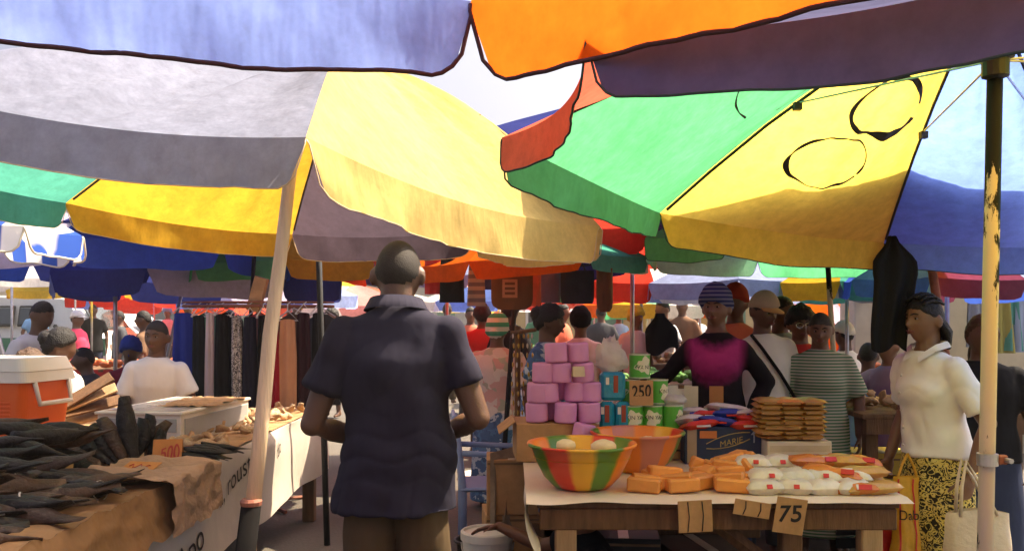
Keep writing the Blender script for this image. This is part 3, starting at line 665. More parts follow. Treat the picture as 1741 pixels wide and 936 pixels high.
        tm = remeshed(m, vox * .95, 12 if bust or vox < .01 else 5, wr, sd, top.get('folds', ()))
        to = link(top.get('name', 'shirt'), tm, t); to.data.materials.append(top['mat'])
        for pm, pn, mb_ in (top.get('extra')(V, nek, shz, che, s, J) if top.get('extra') else []):
            mb_.build(pn, pm, to, smooth=True)
    # ---- bottom
    if bottom:
        kind, bm = bottom[0], bottom[1]; m = MB()
        if kind == 'skirt':
            hz = bottom[2] if len(bottom) > 2 else .25; fl = bottom[3] if len(bottom) > 3 else 1.0
            if sit: loft(m, [V(0, 0, 1.0), V(0, -.12, .93), V(0, -.40, .88), V(0, -.46, .6)], [(.18 * s, .13 * s), (.20 * s, .14 * s), (.2 * s, .13 * s), (.19 * s, .1 * s)])
            else: loft(m, [V(0, 0, 1.04), V(0, .0, .92), V(0, 0, .75), V(0, 0, hz)], [(.128 * s * b, .095 * s * belly), (.178 * s * b, .136 * s * belly), (.195 * s * b * fl, .155 * s * fl), (.215 * s * b * fl, .185 * s * fl)], n=26)
        else:
            lo = bottom[2] if len(bottom) > 2 else .97
            loft(m, [pel - Vector((0, 0, .10 * s)), pel, V(0, 0, .98)], [(.15 * s * b, .118 * s), (.165 * s * b, .116 * s * belly), (.135 * s * b, .10 * s * belly)])
            for sg in (-1, 1):
                hip, kn, an, toe = LG[sg]; pts = [hip, hip.lerp(kn, .5), kn, kn.lerp(an, .5), kn.lerp(an, lo)]
                m.tube(pts, [.084 * s * b ** .5, .090 * s, .076 * s, .070 * s, .064 * s], 16)
                for p_, r_ in zip(pts[:-1], [.083, .089, .074, .068]): m.ell(p_, (r_ * s,) * 3, None, 12, 8)
        bo = link('skirt' if kind == 'skirt' else 'trousers', remeshed(m, vox, 2, wr, sd + 5), t); bo.data.materials.append(bm)
    # ---- hair and headwear
    hk = hair[0]; hm = hair[1] if len(hair) > 1 else HAIRB; m = MB()
    if hk == 'short': hair_mesh(m, HM, hd, s, .0035, .52, .16, -.42, lump=.002, lf=18, seed=sd); m.build('hair', hm, t, smooth=True)
    elif hk == 'crop': hair_mesh(m, HM, hd, s, .0022, .52, .10, -.70, lump=.001, lf=18, seed=sd); m.build('hair', hm, t, smooth=True)
    elif hk == 'afro': hair_mesh(m, HM, hd, s, .028, .50, -.05, -.6, lump=.014, lf=5, seed=sd); m.build('hair', hm, t, smooth=True)
    elif hk == 'bun':
        hair_mesh(m, HM, hd, s, .016, .45, -.05, -.62, lump=.008, lf=7, seed=sd)
        m.ell(hd + HM @ Vector((0, .085 * s, .045 * s)), (.062 * s, .055 * s, .055 * s), HM, 16, 12, lambda p, q: q * (1 + .18 * noise.noise(p * 4))); m.build('hair', hm, t, smooth=True)
    elif hk == 'braids':
        hair_mesh(m, HM, hd, s, .006, .60, .06, -.6, lump=.004, lf=14, seed=sd)
        for k in range(9):
            a = R(-62 + k * 15.5); st = hd + HM @ (Vector((math.sin(a) * .07, math.cos(a) * .085, .01 - .03 * abs(math.sin(a)))) * s)
            m.tube([st, st + HM @ Vector((math.sin(a) * .02 * s, .03 * s, -.05 * s)), st + HM @ Vector((math.sin(a) * .015 * s, .03 * s, -.13 * s))], [.017 * s, .017 * s, .009 * s], 7)
        for k in range(7):                                # cornrows running back over the crown
            a = R(-54 + k * 18)
            m.tube([hd + HM @ (Vector((math.sin(a) * .078, -math.cos(f_) * .088, math.cos(a) * .10 * math.sin(f_) + .036)) * s) for f_ in (.85, 1.1, 1.4, 1.9, 2.4)], .008 * s, 6)
        m.build('hair', hm, t, smooth=True)
    elif hk == 'scarf':
        hair_mesh(m, HM, hd, s, .018, .40, -.12, -.66, lump=.010, lf=4, top=.012, seed=sd)
        m.ell(hd + HM @ Vector((0, .10 * s, -.02 * s)), (.045 * s, .03 * s, .04 * s), HM, 12, 8); m.build('headscarf', hm, t, smooth=True)
    elif hk == 'wrap':
        hair_mesh(m, HM, hd, s, .022, .42, .02, -.45, lump=.008, lf=3.5, top=.022, seed=sd)
        m.ell(hd + HM @ Vector((.0, .07 * s, .07 * s)), (.07 * s, .055 * s, .045 * s), HM, 14, 10, lambda p, q: q * (1 + .15 * noise.noise(p * 3))); m.build('headwrap', hm, t, smooth=True)
    elif hk == 'beanie': hair_mesh(m, HM, hd, s, .014, .34, .02, -.42, lump=.004, lf=5, top=.02, seed=sd); m.build('knit_cap', hm, t, smooth=True)
    elif hk == 'cap':
        hh = MB(); hair_mesh(hh, HM, hd, s, .005, seed=sd); hh.build('hair', HAIRB, t, smooth=True)
        hair_mesh(m, HM, hd, s, .016, .38, .22, -.02, top=.012)
        def vis(u, v):
            a = R(-62 + 124 * u); r_ = .088 + .072 * v * math.cos(a * .95)
            return hd + HM @ (Vector((math.sin(a) * .078 * (1 + .05 * v), -math.cos(a) * (.094 + .07 * v) , .050 - .016 * v * math.cos(a) - .012 * math.sin(a) ** 2)) * s)
        m.mi = 1; m.grid(vis, 14, 4); m.grid(lambda u, v: vis(u, v) - Vector((0, 0, .006)), 14, 4)
        m.build('cap', [hm, hair[2] if len(hair) > 2 else hm], t, smooth=True)
    elif hk == 'long':
        hair_mesh(m, HM, hd, s, .014, .46, -.15, -.72, lump=.006, lf=10, seed=sd)
        m.ell(hd + HM @ Vector((0, .075 * s, -.10 * s)), (.075 * s, .04 * s, .12 * s), HM, 14, 10); m.build('hair', hm, t, smooth=True)
    if eyes:
        for sg in (-1, 1):
            c = hd + HM @ (Vector((sg * .0285, -.0745, .0115)) * s); e = MB(); e.ell(c, (.0118 * s, .0075 * s, .0048 * s), HM, 12, 8); eo = e.build('eye', EYEW, t, smooth=True)
            e = MB(); e.ell(c + HM @ Vector((0, -.0052 * s, .0)), (.0058 * s, .0044 * s, .0056 * s), HM, 10, 8); e.build('iris', EYEB, eo, smooth=True)
            e = MB(); e.tube([hd + HM @ (Vector((sg * q[0], q[1], q[2])) * s) for q in ((.011, -.093, .031), (.028, -.089, .037), (.046, -.076, .032))], [.003 * s, .0042 * s, .002 * s], 6); e.build('eyebrow', HAIRB, t, smooth=True)
        e = MB(); e.tube([hd + HM @ (Vector(q) * s) for q in ((-.024, -.0835, -.0505), (-.008, -.1015, -.046), (0, -.1025, -.048), (.008, -.1015, -.046), (.024, -.0835, -.0505))], [.002 * s, .0048 * s, .0042 * s, .0048 * s, .002 * s], 6)
        e.tube([hd + HM @ (Vector(q) * s) for q in ((-.022, -.083, -.053), (0, -.1015, -.058), (.022, -.083, -.053))], [.002 * s, .0062 * s, .002 * s], 6); e.build('lips', LIP, t, smooth=True)
    if sit and z0 + .35 > .2:
        st = MB(); sz = max(.2, z0 + (.93 - .42) * s - .10 * s); hh = sz
        so = thing('stool', 'plastic stool under the ' + ' '.join(label.replace(',', '').split()[:9]), 'stool', (X, Y, 0), R(face), 'stools in use')
        MB().lathe([(.15, hh - .03), (.165, hh - .015), (.16, hh), (.05, hh + .002)], (0, 0, 0), 20).build('seat', mat('blue stool plastic', (.05, .1, .3), .4), so, smooth=True)
        for k in range(4):
            a = R(45 + 90 * k); MB().tube([(math.cos(a) * .17, math.sin(a) * .17, 0), (math.cos(a) * .12, math.sin(a) * .12, hh - .03)], .018, 8).build('leg', MATS['blue stool plastic'], so, smooth=True)
    return t, hd, HM, s, J, V

def cloth_mat(name, col, var=.18, bump=.5, rough=.9): return mat('cloth ' + name, col, rough, var, 4, bump * .9, 6, spec=.12, bdist=.035, stretch=(1, 1, .6))
NAVY = cloth_mat('navy polo', (.024, .022, .038)); KHAKI = cloth_mat('khaki trousers', (.085, .058, .033)); WHT = cloth_mat('white cotton', (.72, .70, .66), .08); GREYSH = cloth_mat('pale grey cotton', (.55, .56, .58), .1)
BLK = cloth_mat('black cotton', (.012, .012, .014)); DENIM = cloth_mat('dark denim', (.03, .04, .08)); PINKC = cloth_mat('hot pink cotton', (.72, .07, .14)); CORAL = cloth_mat('coral cotton', (.70, .17, .10)); REDC = cloth_mat('red cotton', (.5, .04, .04))
LBLUE = cloth_mat('light blue cotton', (.22, .42, .70)); BROWNC = cloth_mat('brown cotton', (.16, .09, .055)); GREYD = cloth_mat('dark grey cotton', (.06, .062, .07)); PINKW = cloth_mat('pale pink cotton', (.74, .50, .48)); GREENC = cloth_mat('green cotton', (.06, .22, .12)); YELC = cloth_mat('yellow cotton', (.7, .45, .06))
WAX = printed('black and yellow wax print cloth', [(.015, .013, .01), (.55, .42, .09), (.62, .50, .16), (.02, .018, .014)], 26, kind='noise')
BLUEPR = printed('blue flower print cloth', [(.08, .16, .30), (.10, .22, .40), (.45, .55, .62), (.06, .12, .24)], 26)
WHITEPR = printed('white cloth with pastel print', [(.66, .60, .54), (.62, .40, .35), (.7, .66, .58), (.42, .45, .34)], 16)
STRIPEG = striped('green and white striped dress cloth', (.50, .48, .40), (.10, .20, .12), 330, 2, 0)
def gradient_top():
    m, nt = _nt('black to pink dyed jersey'); tc = _n(nt, 'ShaderNodeTexCoord'); sx = _n(nt, 'ShaderNodeSeparateXYZ'); nt.links.new(tc.outputs['Object'], sx.inputs[0])
    nz = _n(nt, 'ShaderNodeTexNoise', Scale=30.0, Detail=4.0); nt.links.new(tc.outputs['Object'], nz.inputs['Vector'])
    ad = _n(nt, 'ShaderNodeMath', operation='MULTIPLY_ADD'); nt.links.new(nz.outputs['Fac'], ad.inputs[0]); ad.inputs[1].default_value = .06; nt.links.new(sx.outputs[2], ad.inputs[2])
    sq = _n(nt, 'ShaderNodeMath', operation='MULTIPLY'); nt.links.new(sx.outputs[0], sq.inputs[0]); nt.links.new(sx.outputs[0], sq.inputs[1])
    ad2 = _n(nt, 'ShaderNodeMath', operation='MULTIPLY_ADD'); nt.links.new(sq.outputs[0], ad2.inputs[0]); ad2.inputs[1].default_value = -3.2; nt.links.new(ad.outputs[0], ad2.inputs[2])
    ax = _n(nt, 'ShaderNodeMath', operation='ABSOLUTE'); nt.links.new(sx.outputs[0], ax.inputs[0])
    rp = _n(nt, 'ShaderNodeValToRGB'); e = rp.color_ramp.elements; mr = _n(nt, 'ShaderNodeMapRange'); mr.inputs['From Min'].default_value = 1.0; mr.inputs['From Max'].default_value = 1.45; nt.links.new(ad2.outputs[0], mr.inputs['Value'])
    e[0].position = .02; e[0].color = (.012, .011, .014, 1); e[1].position = .95; e[1].color = (.014, .012, .016, 1)
    for p_, c in ((.22, (.014, .012, .016)), (.40, (.26, .02, .12)), (.70, (.40, .04, .19)), (.80, (.14, .02, .08)), (.86, (.015, .012, .016))): q = e.new(p_); q.color = (*c, 1)
    nt.links.new(mr.outputs[0], rp.inputs[0])
    gt = _n(nt, 'ShaderNodeMapRange'); nt.links.new(ax.outputs[0], gt.inputs['Value']); gt.inputs['From Min'].default_value = .13; gt.inputs['From Max'].default_value = .19
    mx = _n(nt, 'ShaderNodeMixRGB'); nt.links.new(gt.outputs[0], mx.inputs[0]); nt.links.new(rp.outputs[0], mx.inputs[1]); mx.inputs[2].default_value = (.012, .011, .014, 1)
    b = _n(nt, 'ShaderNodeBsdfPrincipled', Roughness=.9); b.inputs['Specular IOR Level'].default_value = .15; nt.links.new(mx.outputs[0], b.inputs['Base Color']); nt.links.new(_bump(nt, tc.outputs['Object'], 16, .4, .02), b.inputs['Normal'])
    o = _n(nt, 'ShaderNodeOutputMaterial'); nt.links.new(b.outputs[0], o.inputs[0]); return m
HEADSTR = striped('blue and white striped headwrap cloth', (.03, .04, .13), (.16, .17, .26), 260, 2, 0)
SCARFW = striped('white and green headscarf cloth', (.70, .70, .66), (.08, .36, .24), 90, 2, 0)

# ---- the man with his back to us
def polo_extra(V, nek, shz, che, s, J):
    c = MB(); 
    pts = []
    for k in range(25):
        a = R(-150 + 300 * k / 24) ; pts.append(nek + Vector((math.sin(a) * .082 * s, math.cos(a) * .074 * s, .012 * s - .03 * s * (1 - math.cos(a)) * .5)))
    for k in range(24):
        p, q = pts[k], pts[k + 1]; ctr = nek
        o1 = (p - ctr); o1.z = 0; o2 = (q - ctr); o2.z = 0
        c.add([p, q, q + o2 * .05 + Vector((0, 0, .016 * s)), p + o1 * .05 + Vector((0, 0, .016 * s)), p + o1 * .30 - Vector((0, 0, .022 * s)), q + o2 * .30 - Vector((0, 0, .022 * s))], [(0, 1, 2, 3), (3, 2, 5, 4)])
    return [(NAVY, 'collar', c)]
person('man seen from behind in dark navy polo shirt and khaki trousers, between both stalls', 674, 3.0, 180, 1.775, skin='deep', vox=.0085, wr=.0065,
       top=dict(mat=NAVY, hem=.785, sleeve=.62, slr=.014, fit=.014, waist=.98, flare=1.0, extra=polo_extra, name='polo_shirt', folds=((1.03, .11, 42, 4, .008), (.84, .08, 8, 40, .009), (1.28, .12, 16, 22, .006))), bottom=('trousers', KHAKI, .96), hair=('crop', mat('cropped black hair', (.020, .014, .011), .8, .3, 60, .25, 220)),
       head=(0, 16, 0), headfwd=.03, neck=-.028, build=1.06, belly=1.05,
       arms={-1: dict(el=(-.268, .03, 1.085), wr=(-.13, -.20, 1.0), hd=(.55, -.8, -.1), nr=(-.3, -.2, .9), curl=.7), 1: dict(el=(.268, .03, 1.065), wr=(.12, -.18, .985), hd=(-.55, -.8, -.1), nr=(.3, -.2, .9), curl=.7)})
# ---- woman in the white blouse at the right
def blouse_extra(V, nek, shz, che, s, J):
    c = MB()
    for sg in (-1, 1):
        c.add([nek + Vector((sg * .012, -.072, -.045)) * s, nek + Vector((sg * .085, -.03, .012)) * s, nek + Vector((sg * .078, .05, .03)) * s, nek + Vector((sg * .098, .05, .0)) * s, nek + Vector((sg * .108, -.05, -.022)) * s, nek + Vector((sg * .05, -.105, -.075)) * s], [(0, 1, 4, 5), (1, 2, 3, 4)])
    c.add([nek + Vector((.078, .05, .03)) * s, nek + Vector((-.078, .05, .03)) * s, nek + Vector((-.098, .058, .0)) * s, nek + Vector((.098, .058, .0)) * s], [(0, 1, 2, 3)])
    out = [(WHT, 'collar', c)]
    for k in range(5):
        z = -.14 - .085 * k; y = -.150 - .022 * math.sin(min(1, (k + .6) / 3.2) * math.pi); e = MB(); e.lathe([(.0, 0), (.006, 0), (.006, .003), (0, .004)], nek + Vector((.004, y, z)) * s, 10, Matrix.Rotation(R(90), 3, 'X'), cap=False); out.append((mat('pearl button', (.6, .55, .5), .3), 'button', e))
    return out
lady, lhd, lHM, ls, lJ, lV = person('woman in white short sleeved blouse and yellow black wax print skirt, right of the table', 1592, 4.05, -74, 1.565, skin='dark', vox=.0095, wr=.0055,
       top=dict(mat=WHT, hem=.915, sleeve=.80, slr=.018, fit=.013, waist=.98, extra=blouse_extra, name='blouse', folds=((.97, .07, 10, 44, .006), (1.16, .10, 30, 12, .005), (1.36, .08, 20, 18, .003))), bottom=('skirt', WAX, .12, 1.03), hair=('braids',), head=(2, 3, 0), lean=(0, .05), build=1.02, belly=1.06, bust=.012, eyes=True,
       arms={1: dict(el=(.275, .05, 1.10), wr=(.285, -.06, .86), hd=(-.05, -.25, -1), nr=(1, 0, 0), curl=.7), -1: dict(el=(-.24, .02, 1.12), wr=(-.22, -.10, .88), hd=(0, -.2, -1), nr=(-1, 0, 0), curl=.9)})
m = MB(); w = lJ[1]['wr']; d_ = (lJ[1]['wr'] - lJ[1]['el']).normalized()
m.tube([w - d_ * .02 + Vector((math.cos(a) * .031, math.sin(a) * .031, .004 * math.sin(2 * a))) for a in [k * math.pi / 8 for k in range(17)]], .004, 6); m.build('bracelet', mat('gold bracelet', (.7, .45, .12), .25, .1, metal=1.0), lady, smooth=True)
# ---- the other people standing around the stalls
person('woman in black top behind the woman in the white blouse', 1668, 4.75, -12, 1.58, crown=538, skin='deep', vox=.014, top=dict(mat=BLK, hem=.86, sleeve=.7, slr=.03, fit=.018, name='t_shirt'), bottom=('skirt', DENIM, .15), hair=('long', HAIRBR), head=(-15, -10, 0), build=1.15,
       arms={1: dict(el=(.27, .0, 1.10), wr=(.20, -.16, .90))})
pk, phd, pHM, ps, pJ, pV = person('woman in black and magenta long sleeved top reaching for a green tin', 1218, 5.25, -20, 1.66, crown=492, skin='dark', vox=.0105, eyes=True, wr=.004, top=dict(mat=gradient_top(), hem=.84, sleeve=1.97, slr=.010, fit=.012, waist=.98, name='jersey'), bottom=('skirt', DENIM, .15), hair=('wrap', HEADSTR), head=(-8, 2, 0), build=.95, bust=.014,
       arms={-1: dict(el=(-.30, -.02, 1.17), wr=(-.44, -.15, 1.115), hd=(-1, -.35, .05), nr=(0, -.1, 1), curl=.5), 1: dict(el=(.29, .05, 1.14), wr=(.21, -.06, .93), hd=(-.3, -.4, -.8), nr=(1, 0, .2), curl=.6)})
person('man in rust red knit cap and coral shirt behind the woman in black and magenta', 1250, 6.05, -10, 1.68, crown=489, skin='deep', vox=.016, top=dict(mat=CORAL, hem=.82, sleeve=.7), bottom=('trousers', DENIM), hair=('beanie', cloth_mat('rust red knit', (.28, .035, .02))), head=(-20, 0, 0))
cm, chd, cHM, cs_, cJ, cV = person('man in beige cap and white shirt with a shoulder strap, looking down', 1296, 5.55, 8, 1.66, crown=500, skin='deep', vox=.011, eyes=True, wr=.0035, top=dict(mat=WHT, hem=.80, sleeve=.9, slr=.03, fit=.022), bottom=('trousers', GREYD), hair=('cap', cloth_mat('beige cap', (.42, .33, .24)), cloth_mat('tan cap peak', (.62, .36, .14))), head=(18, 14, 0))
m = MB(); m.tube([cV(-.10, -.06, 1.44), cV(-.06, -.13, 1.36), cV(.05, -.155, 1.2), cV(.16, -.12, 1.05), cV(.2, -.02, .95)], .011, 6); m.build('bag_strap', BLK, cm, smooth=True)
m = MB(); m.box(cV(.23, -.03, .90), (.06, .16, .16), bev=.02); m.build('shoulder_bag', BLK, cm)
person('tall dark man in grey blue shirt behind the man in the cap', 1326, 6.2, 30, 1.68, crown=504, skin='deep', vox=.017, top=dict(mat=cloth_mat('slate shirt', (.16, .2, .24)), hem=.8, sleeve=.9), bottom=('trousers', DENIM), hair=('short',), head=(20, 0, 0))
gw, ghd, gHM, gs, gJ, gV = person('woman in red top and glasses behind the woman in the striped dress', 1360, 5.95, -10, 1.62, crown=524, skin='dark', vox=.012, eyes=True, top=dict(mat=REDC, hem=.8, sleeve=.7), bottom=('skirt', DENIM, .2), hair=('afro',), head=(8, 8, 0))
m = MB()
for sg in (-1, 1):
    c = ghd + gHM @ (Vector((sg * .031, -.094, .010)) * gs); m.tube([c + gHM @ (Vector((math.cos(a) * .024, -.002, math.sin(a) * .018)) * gs) for a in [k * math.pi / 8 for k in range(17)]], .0026, 6)
    m.tube([c + gHM @ (Vector((sg * .024, 0, .004)) * gs), ghd + gHM @ (Vector((sg * .082, .0, .008)) * gs)], .0024, 6)
m.build('glasses', mat('silver glasses frame', (.55, .5, .4), .25, .1, metal=.9), gw)
person('woman in green striped dress with cropped hair, head bent, by the peeling pole', 1394, 5.5, -14, 1.56, crown=530, skin='dark', vox=.012, wr=.003, eyes=True, top=dict(mat=STRIPEG, hem=.78, sleeve=.92, slr=.016, fit=.014, name='dress_top'), bottom=('skirt', STRIPEG, .2), hair=('short', mat('greying cropped hair', (.05, .045, .042), .8, .3, 60, .7, 200)), head=(-6, 14, 0), headfwd=.02, build=1.04, bust=.014)
person('man in white cap and white shirt beyond the pillar at right', 1437, 8.4, -150, 1.70, crown=549, skin='deep', vox=.02, top=dict(mat=WHT, hem=.8, sleeve=.7), bottom=('trousers', DENIM), hair=('cap', WHT))
person('woman in light blue shirt sitting behind the right hand fish table', 1476, 7.1, 160, 1.6, sit=True, crown=583, skin='deep', vox=.017, top=dict(mat=LBLUE, hem=.82, sleeve=.7), bottom=('skirt', DENIM), hair=('short',))
person('person in violet shirt raising a phone behind the hanging black cloth', 1512, 6.6, -60, 1.6, crown=566, skin='dark', vox=.017, top=dict(mat=cloth_mat('violet cotton', (.2, .14, .34)), hem=.8, sleeve=.6), bottom=('trousers', DENIM), hair=('short',), arms={-1: dict(el=(-.26, -.16, 1.22), wr=(-.16, -.36, 1.36), hd=(0, -.3, 1), nr=(-.5, .6, 0), curl=.8)})
person('woman in blue print dress with tied back hair, in profile', 930, 5.75, 72, 1.6, crown=519, skin='deep', vox=.0115, eyes=True, top=dict(mat=BLUEPR, hem=.78, sleeve=.6, slr=.03, name='dress_top'), bottom=('skirt', BLUEPR, .2), hair=('bun',), head=(12, 6, 0), build=1.08, bust=.02)
person('woman in pastel print dress and white green headscarf, back turned, by the dark pole', 845, 6.9, 165, 1.62, crown=537, skin='dark', vox=.015, top=dict(mat=WHITEPR, hem=.78, sleeve=.9, slr=.03, name='dress_top'), bottom=('skirt', BLUEPR, .2), hair=('scarf', SCARFW), build=1.05)
person('woman in pale pink blouse with a shoulder strap, walking away in the centre', 987, 7.9, 178, 1.66, crown=527, skin='dark', vox=.015, top=dict(mat=PINKW, hem=.82, sleeve=1.2, fit=.016, name='blouse'), bottom=('skirt', WHITEPR, .2), hair=('wrap', BLK))
person('man in pale grey shirt with a bag, standing in the smoke by the thin pole', 1128, 10.5, -60, 1.68, skin='dark', vox=.02, top=dict(mat=GREYSH, hem=.8, sleeve=.7), bottom=('trousers', DENIM), hair=('short',))
# left side
sm, shd, sHM, ss, sJ, sV = person('man in white t-shirt sitting beside the clothes rack, facing us', 262, 6.3, 12, 1.70, sit=True, crown=545, skin='deep', vox=.011, eyes=True, wr=.003, top=dict(mat=WHT, hem=.78, sleeve=.72, slr=.028, fit=.016, name='t_shirt'), bottom=('trousers', DENIM), hair=('short', mat('shaved black hair', (.02, .014, .011), .7, .2, 60)), head=(-14, 4, 4), lean=(.04, .12), build=.95)
person('woman with big dark bun and white top, bag strap on her back, behind the cooler', 98, 5.6, 155, 1.62, sit=True, crown=560, skin='deep', vox=.014, top=dict(mat=WHT, hem=.8, sleeve=.7), bottom=('skirt', BLUEPR), hair=('bun',), head=(-40, 8, 0))
person('child with brown hair just behind the orange cooler', 46, 4.85, 170, 1.5, sit=True, crown=601, skin='dark', vox=.014, top=dict(mat=cloth_mat('faded yellow cotton', (.5, .38, .14)), hem=.8, sleeve=.7), bottom=('trousers', DENIM), hair=('afro', HAIRBR))
person('man in pale grey shirt bending forward at the far left', 22, 7.0, 70, 1.72, z0=-.12, skin='deep', vox=.015, top=dict(mat=GREYSH, hem=.8, sleeve=1.0, slr=.03, fit=.02), bottom=('trousers', DENIM), hair=('short',), lean=(0, .26), head=(0, 18, 0))
person('man in hot pink shirt and white cap standing in front of the vans', 130, 13.0, 80, 1.70, crown=529, skin='dark', vox=.02, top=dict(mat=PINKC, hem=.8, sleeve=.9), bottom=('trousers', GREYD), hair=('cap', WHT))
person('person in royal blue headwrap sitting left of the man in white', 222, 7.6, 40, 1.6, sit=True, crown=575, skin='deep', vox=.017, top=dict(mat=cloth_mat('maroon cotton', (.16, .02, .04)), hem=.8, sleeve=.7), bottom=('trousers', DENIM), hair=('scarf', cloth_mat('royal blue cotton', (.03, .06, .30))), head=(-30, 15, 0))
person('person in dark clothes bending over the far left stall with arm outstretched', 188, 8.3, -65, 1.66, sit=True, crown=590, skin='deep', vox=.018, top=dict(mat=GREYD, hem=.8, sleeve=.7), bottom=('trousers', DENIM), hair=('short',), lean=(0, .2), arms={-1: dict(el=(-.2, -.32, 1.16), wr=(-.16, -.55, 1.12), hd=(0, -1, 0), nr=(0, 0, 1))})
person('man in brown shirt in profile behind the seated man in white', 246, 11.0, -85, 1.70, crown=528, skin='deep', vox=.02, top=dict(mat=BROWNC, hem=.8, sleeve=.8), bottom=('trousers', DENIM), hair=('short',))
# the person crouching behind the right hand table: only forearm and hand come into view
person('person in dark clothes crouching under the table, bare hand reaching out by the white bucket', 1030, 4.0, -75, 1.55, z0=-.80, skin='warm', vox=.0095, top=dict(mat=BLK, hem=.86, sleeve=.6), bottom=('trousers', BLK), hair=('short',), lean=(0, .12), head=(0, 30, 0), headfwd=.08,
       legs={-1: [(-.1, 0, .92), (-.16, -.36, .98), (-.14, -.16, .70), (-.14, -.3, .66)], 1: [(.1, 0, .92), (.16, -.36, .98), (.14, -.16, .70), (.14, -.3, .66)]},
       arms={-1: dict(el=(-.30, -.24, 1.30), wr=(-.42, -.44, 1.385), hd=(-.1, -1, -.08), nr=(-.4, 0, .9), curl=.22), 1: dict(el=(.24, -.2, 1.15), wr=(.2, -.38, 1.1))})
crowd = [(158, 17, 'black', BLK, 30, 'short', 'left of the steel pole'), (204, 14, 'dark grey', GREYD, -60, 'short', 'right of the tall steel pole'), (320, 16, 'green', GREENC, 20, 'short', 'behind the clothes hangers'), (390, 14, 'white', WHT, 160, 'short', 'above the hanging clothes'), (565, 13, 'red', REDC, -20, 'afro', 'just left of the polo shirt shoulder'),
         (612, 17, 'light blue', LBLUE, 30, 'cap', 'behind the polo shirt collar'), (760, 15, 'yellow', YELC, 170, 'short', 'over the polo shirt shoulder'), (800, 12, 'coral', CORAL, 10, 'short', 'left of the headscarf'), (820, 9.5, 'dark red', REDC, 190, 'afro', 'just beside the headscarf'), (868, 9.2, 'black', BLK, 150, 'afro', 'right behind the headscarf'),
         (915, 16, 'green', GREENC, 0, 'short', 'behind the woman in profile'), (955, 11, 'coral', CORAL, 60, 'short', 'between the profile woman and the walking woman'), (1022, 13, 'dark grey', GREYD, 180, 'short', 'right of the walking woman'), (1052, 17, 'light blue', LBLUE, 20, 'short', 'left of the thin pole'), (1080, 9.8, 'pale pink', PINKW, 30, 'wrap', 'by the thin pole in the smoke'),
         (1160, 12.5, 'brown', BROWNC, -30, 'short', 'left of the woman in black and magenta'), (1183, 16, 'white', WHT, 10, 'short', 'close behind the woman in black and magenta'), (1455, 12, 'red', REDC, -20, 'short', 'beside the wall pillar'), (1420, 14, 'yellow', YELC, 0, 'short', 'behind the striped dress'), (285, 20, 'pale pink', PINKW, 0, 'wrap', 'furthest back by the seated man'), (60, 20, 'light blue', LBLUE, 40, 'short', 'in front of the green white van'),
         (440, 19, 'dark grey', GREYD, 0, 'short', 'behind the leaning wooden pole'), (505, 16, 'violet', cloth_mat('violet cotton', (.2, .14, .34)), 0, 'wrap', 'right of the leaning wooden pole')]
for k, (px, d, cn, cmat, fc, hr, where) in enumerate(crowd):
    kind = 'skirt' if hr in ('wrap', 'afro') else 'trousers'
    person('person in %s top in the distance, %s' % (cn, where), px, d, fc, random.Random(k).uniform(1.55, 1.76), skin=('deep', 'dark', 'warm')[k % 3], vox=.024, wr=0, top=dict(mat=cmat, hem=.8, sleeve=(.7, 1.6)[k % 2]), bottom=(kind, (DENIM, BLUEPR, KHAKI, GREYD)[k % 4]), hair=(hr,) if hr in ('short', 'afro') else (hr, (REDC, WHT, YELC, LBLUE)[k % 4]), group='shoppers in the distance')
bpy.data.scenes.remove(TMP)
# ---------------------------------------------------------------- lettering and small builders
def text_mesh(body, size, fn, name='lettering', shear=0.0, bold=0.0, wob=0.0):
    """built-in font outlines as a mesh; fn maps flat letter coordinates to the surface they are written on"""
    cu = bpy.data.curves.new('txt', 'FONT'); cu.body = body; cu.size = size; cu.align_x = 'CENTER'; cu.align_y = 'CENTER'; cu.resolution_u = 4; cu.shear = shear; cu.offset = bold
    o = bpy.data.objects.new('txt', cu); dg = bpy.context.evaluated_depsgraph_get()
    COL.objects.link(o); bpy.context.view_layer.update(); me = bpy.data.meshes.new_from_object(o.evaluated_get(bpy.context.evaluated_depsgraph_get()))
    bpy.data.objects.remove(o); bpy.data.curves.remove(cu)
    for v in me.vertices:
        x, y = v.co.x, v.co.y; q = Vector((x / size * 1.3 + len(body) * 3, y / size * 1.3, size * 50))
        v.co = fn(x + wob * size * noise.noise(q), y + wob * size * noise.noise(q + Vector((7, 3, 1))) + wob * .5 * size * math.sin(x / size * 2.1))
    me.update(); me.name = name; return me
def write(body, size, fn, m, parent, name='lettering', **k):
    me = text_mesh(body, size, fn, name, **k); me.materials.append(m); return link(name, me, parent)
def pillow(mb, c, s, M=None, n=10, m=6, puff=1.0, seed=0, crimp=.12):
    """filled sachet: thin at its sealed ends, plump in the middle, uneven"""
    c = Vector(c)
    def f(sign):
        def g(u, v):
            a, b = 2 * u - 1, 2 * v - 1
            h = max(0, (1 - abs(a) ** 3.2)) ** .55 * max(0, (1 - b ** 4)) ** .5
            h *= 1 + .28 * noise.noise(Vector((a * 2.2 + seed, b * 2.2, seed * 1.7 + sign)))
            x = a * s[0] / 2; y = b * s[1] / 2 * (1 - .08 * (1 - abs(a) ** 6) + .04 * noise.noise(Vector((a * 4, seed, 3))))
            z = sign * s[2] / 2 * h * puff + (.006 * noise.noise(Vector((a * 5, b * 5, seed))) if abs(a) > .85 else 0)
            p = Vector((x, y, z)); return (M @ p if M else p) + c
        return g
    mb.grid(f(1), n, m); mb.grid(f(-1), n, m); return mb
def RM(x=0, y=0, z=0): return Matrix.Rotation(R(z), 3, 'Z') @ Matrix.Rotation(R(y), 3, 'Y') @ Matrix.Rotation(R(x), 3, 'X')
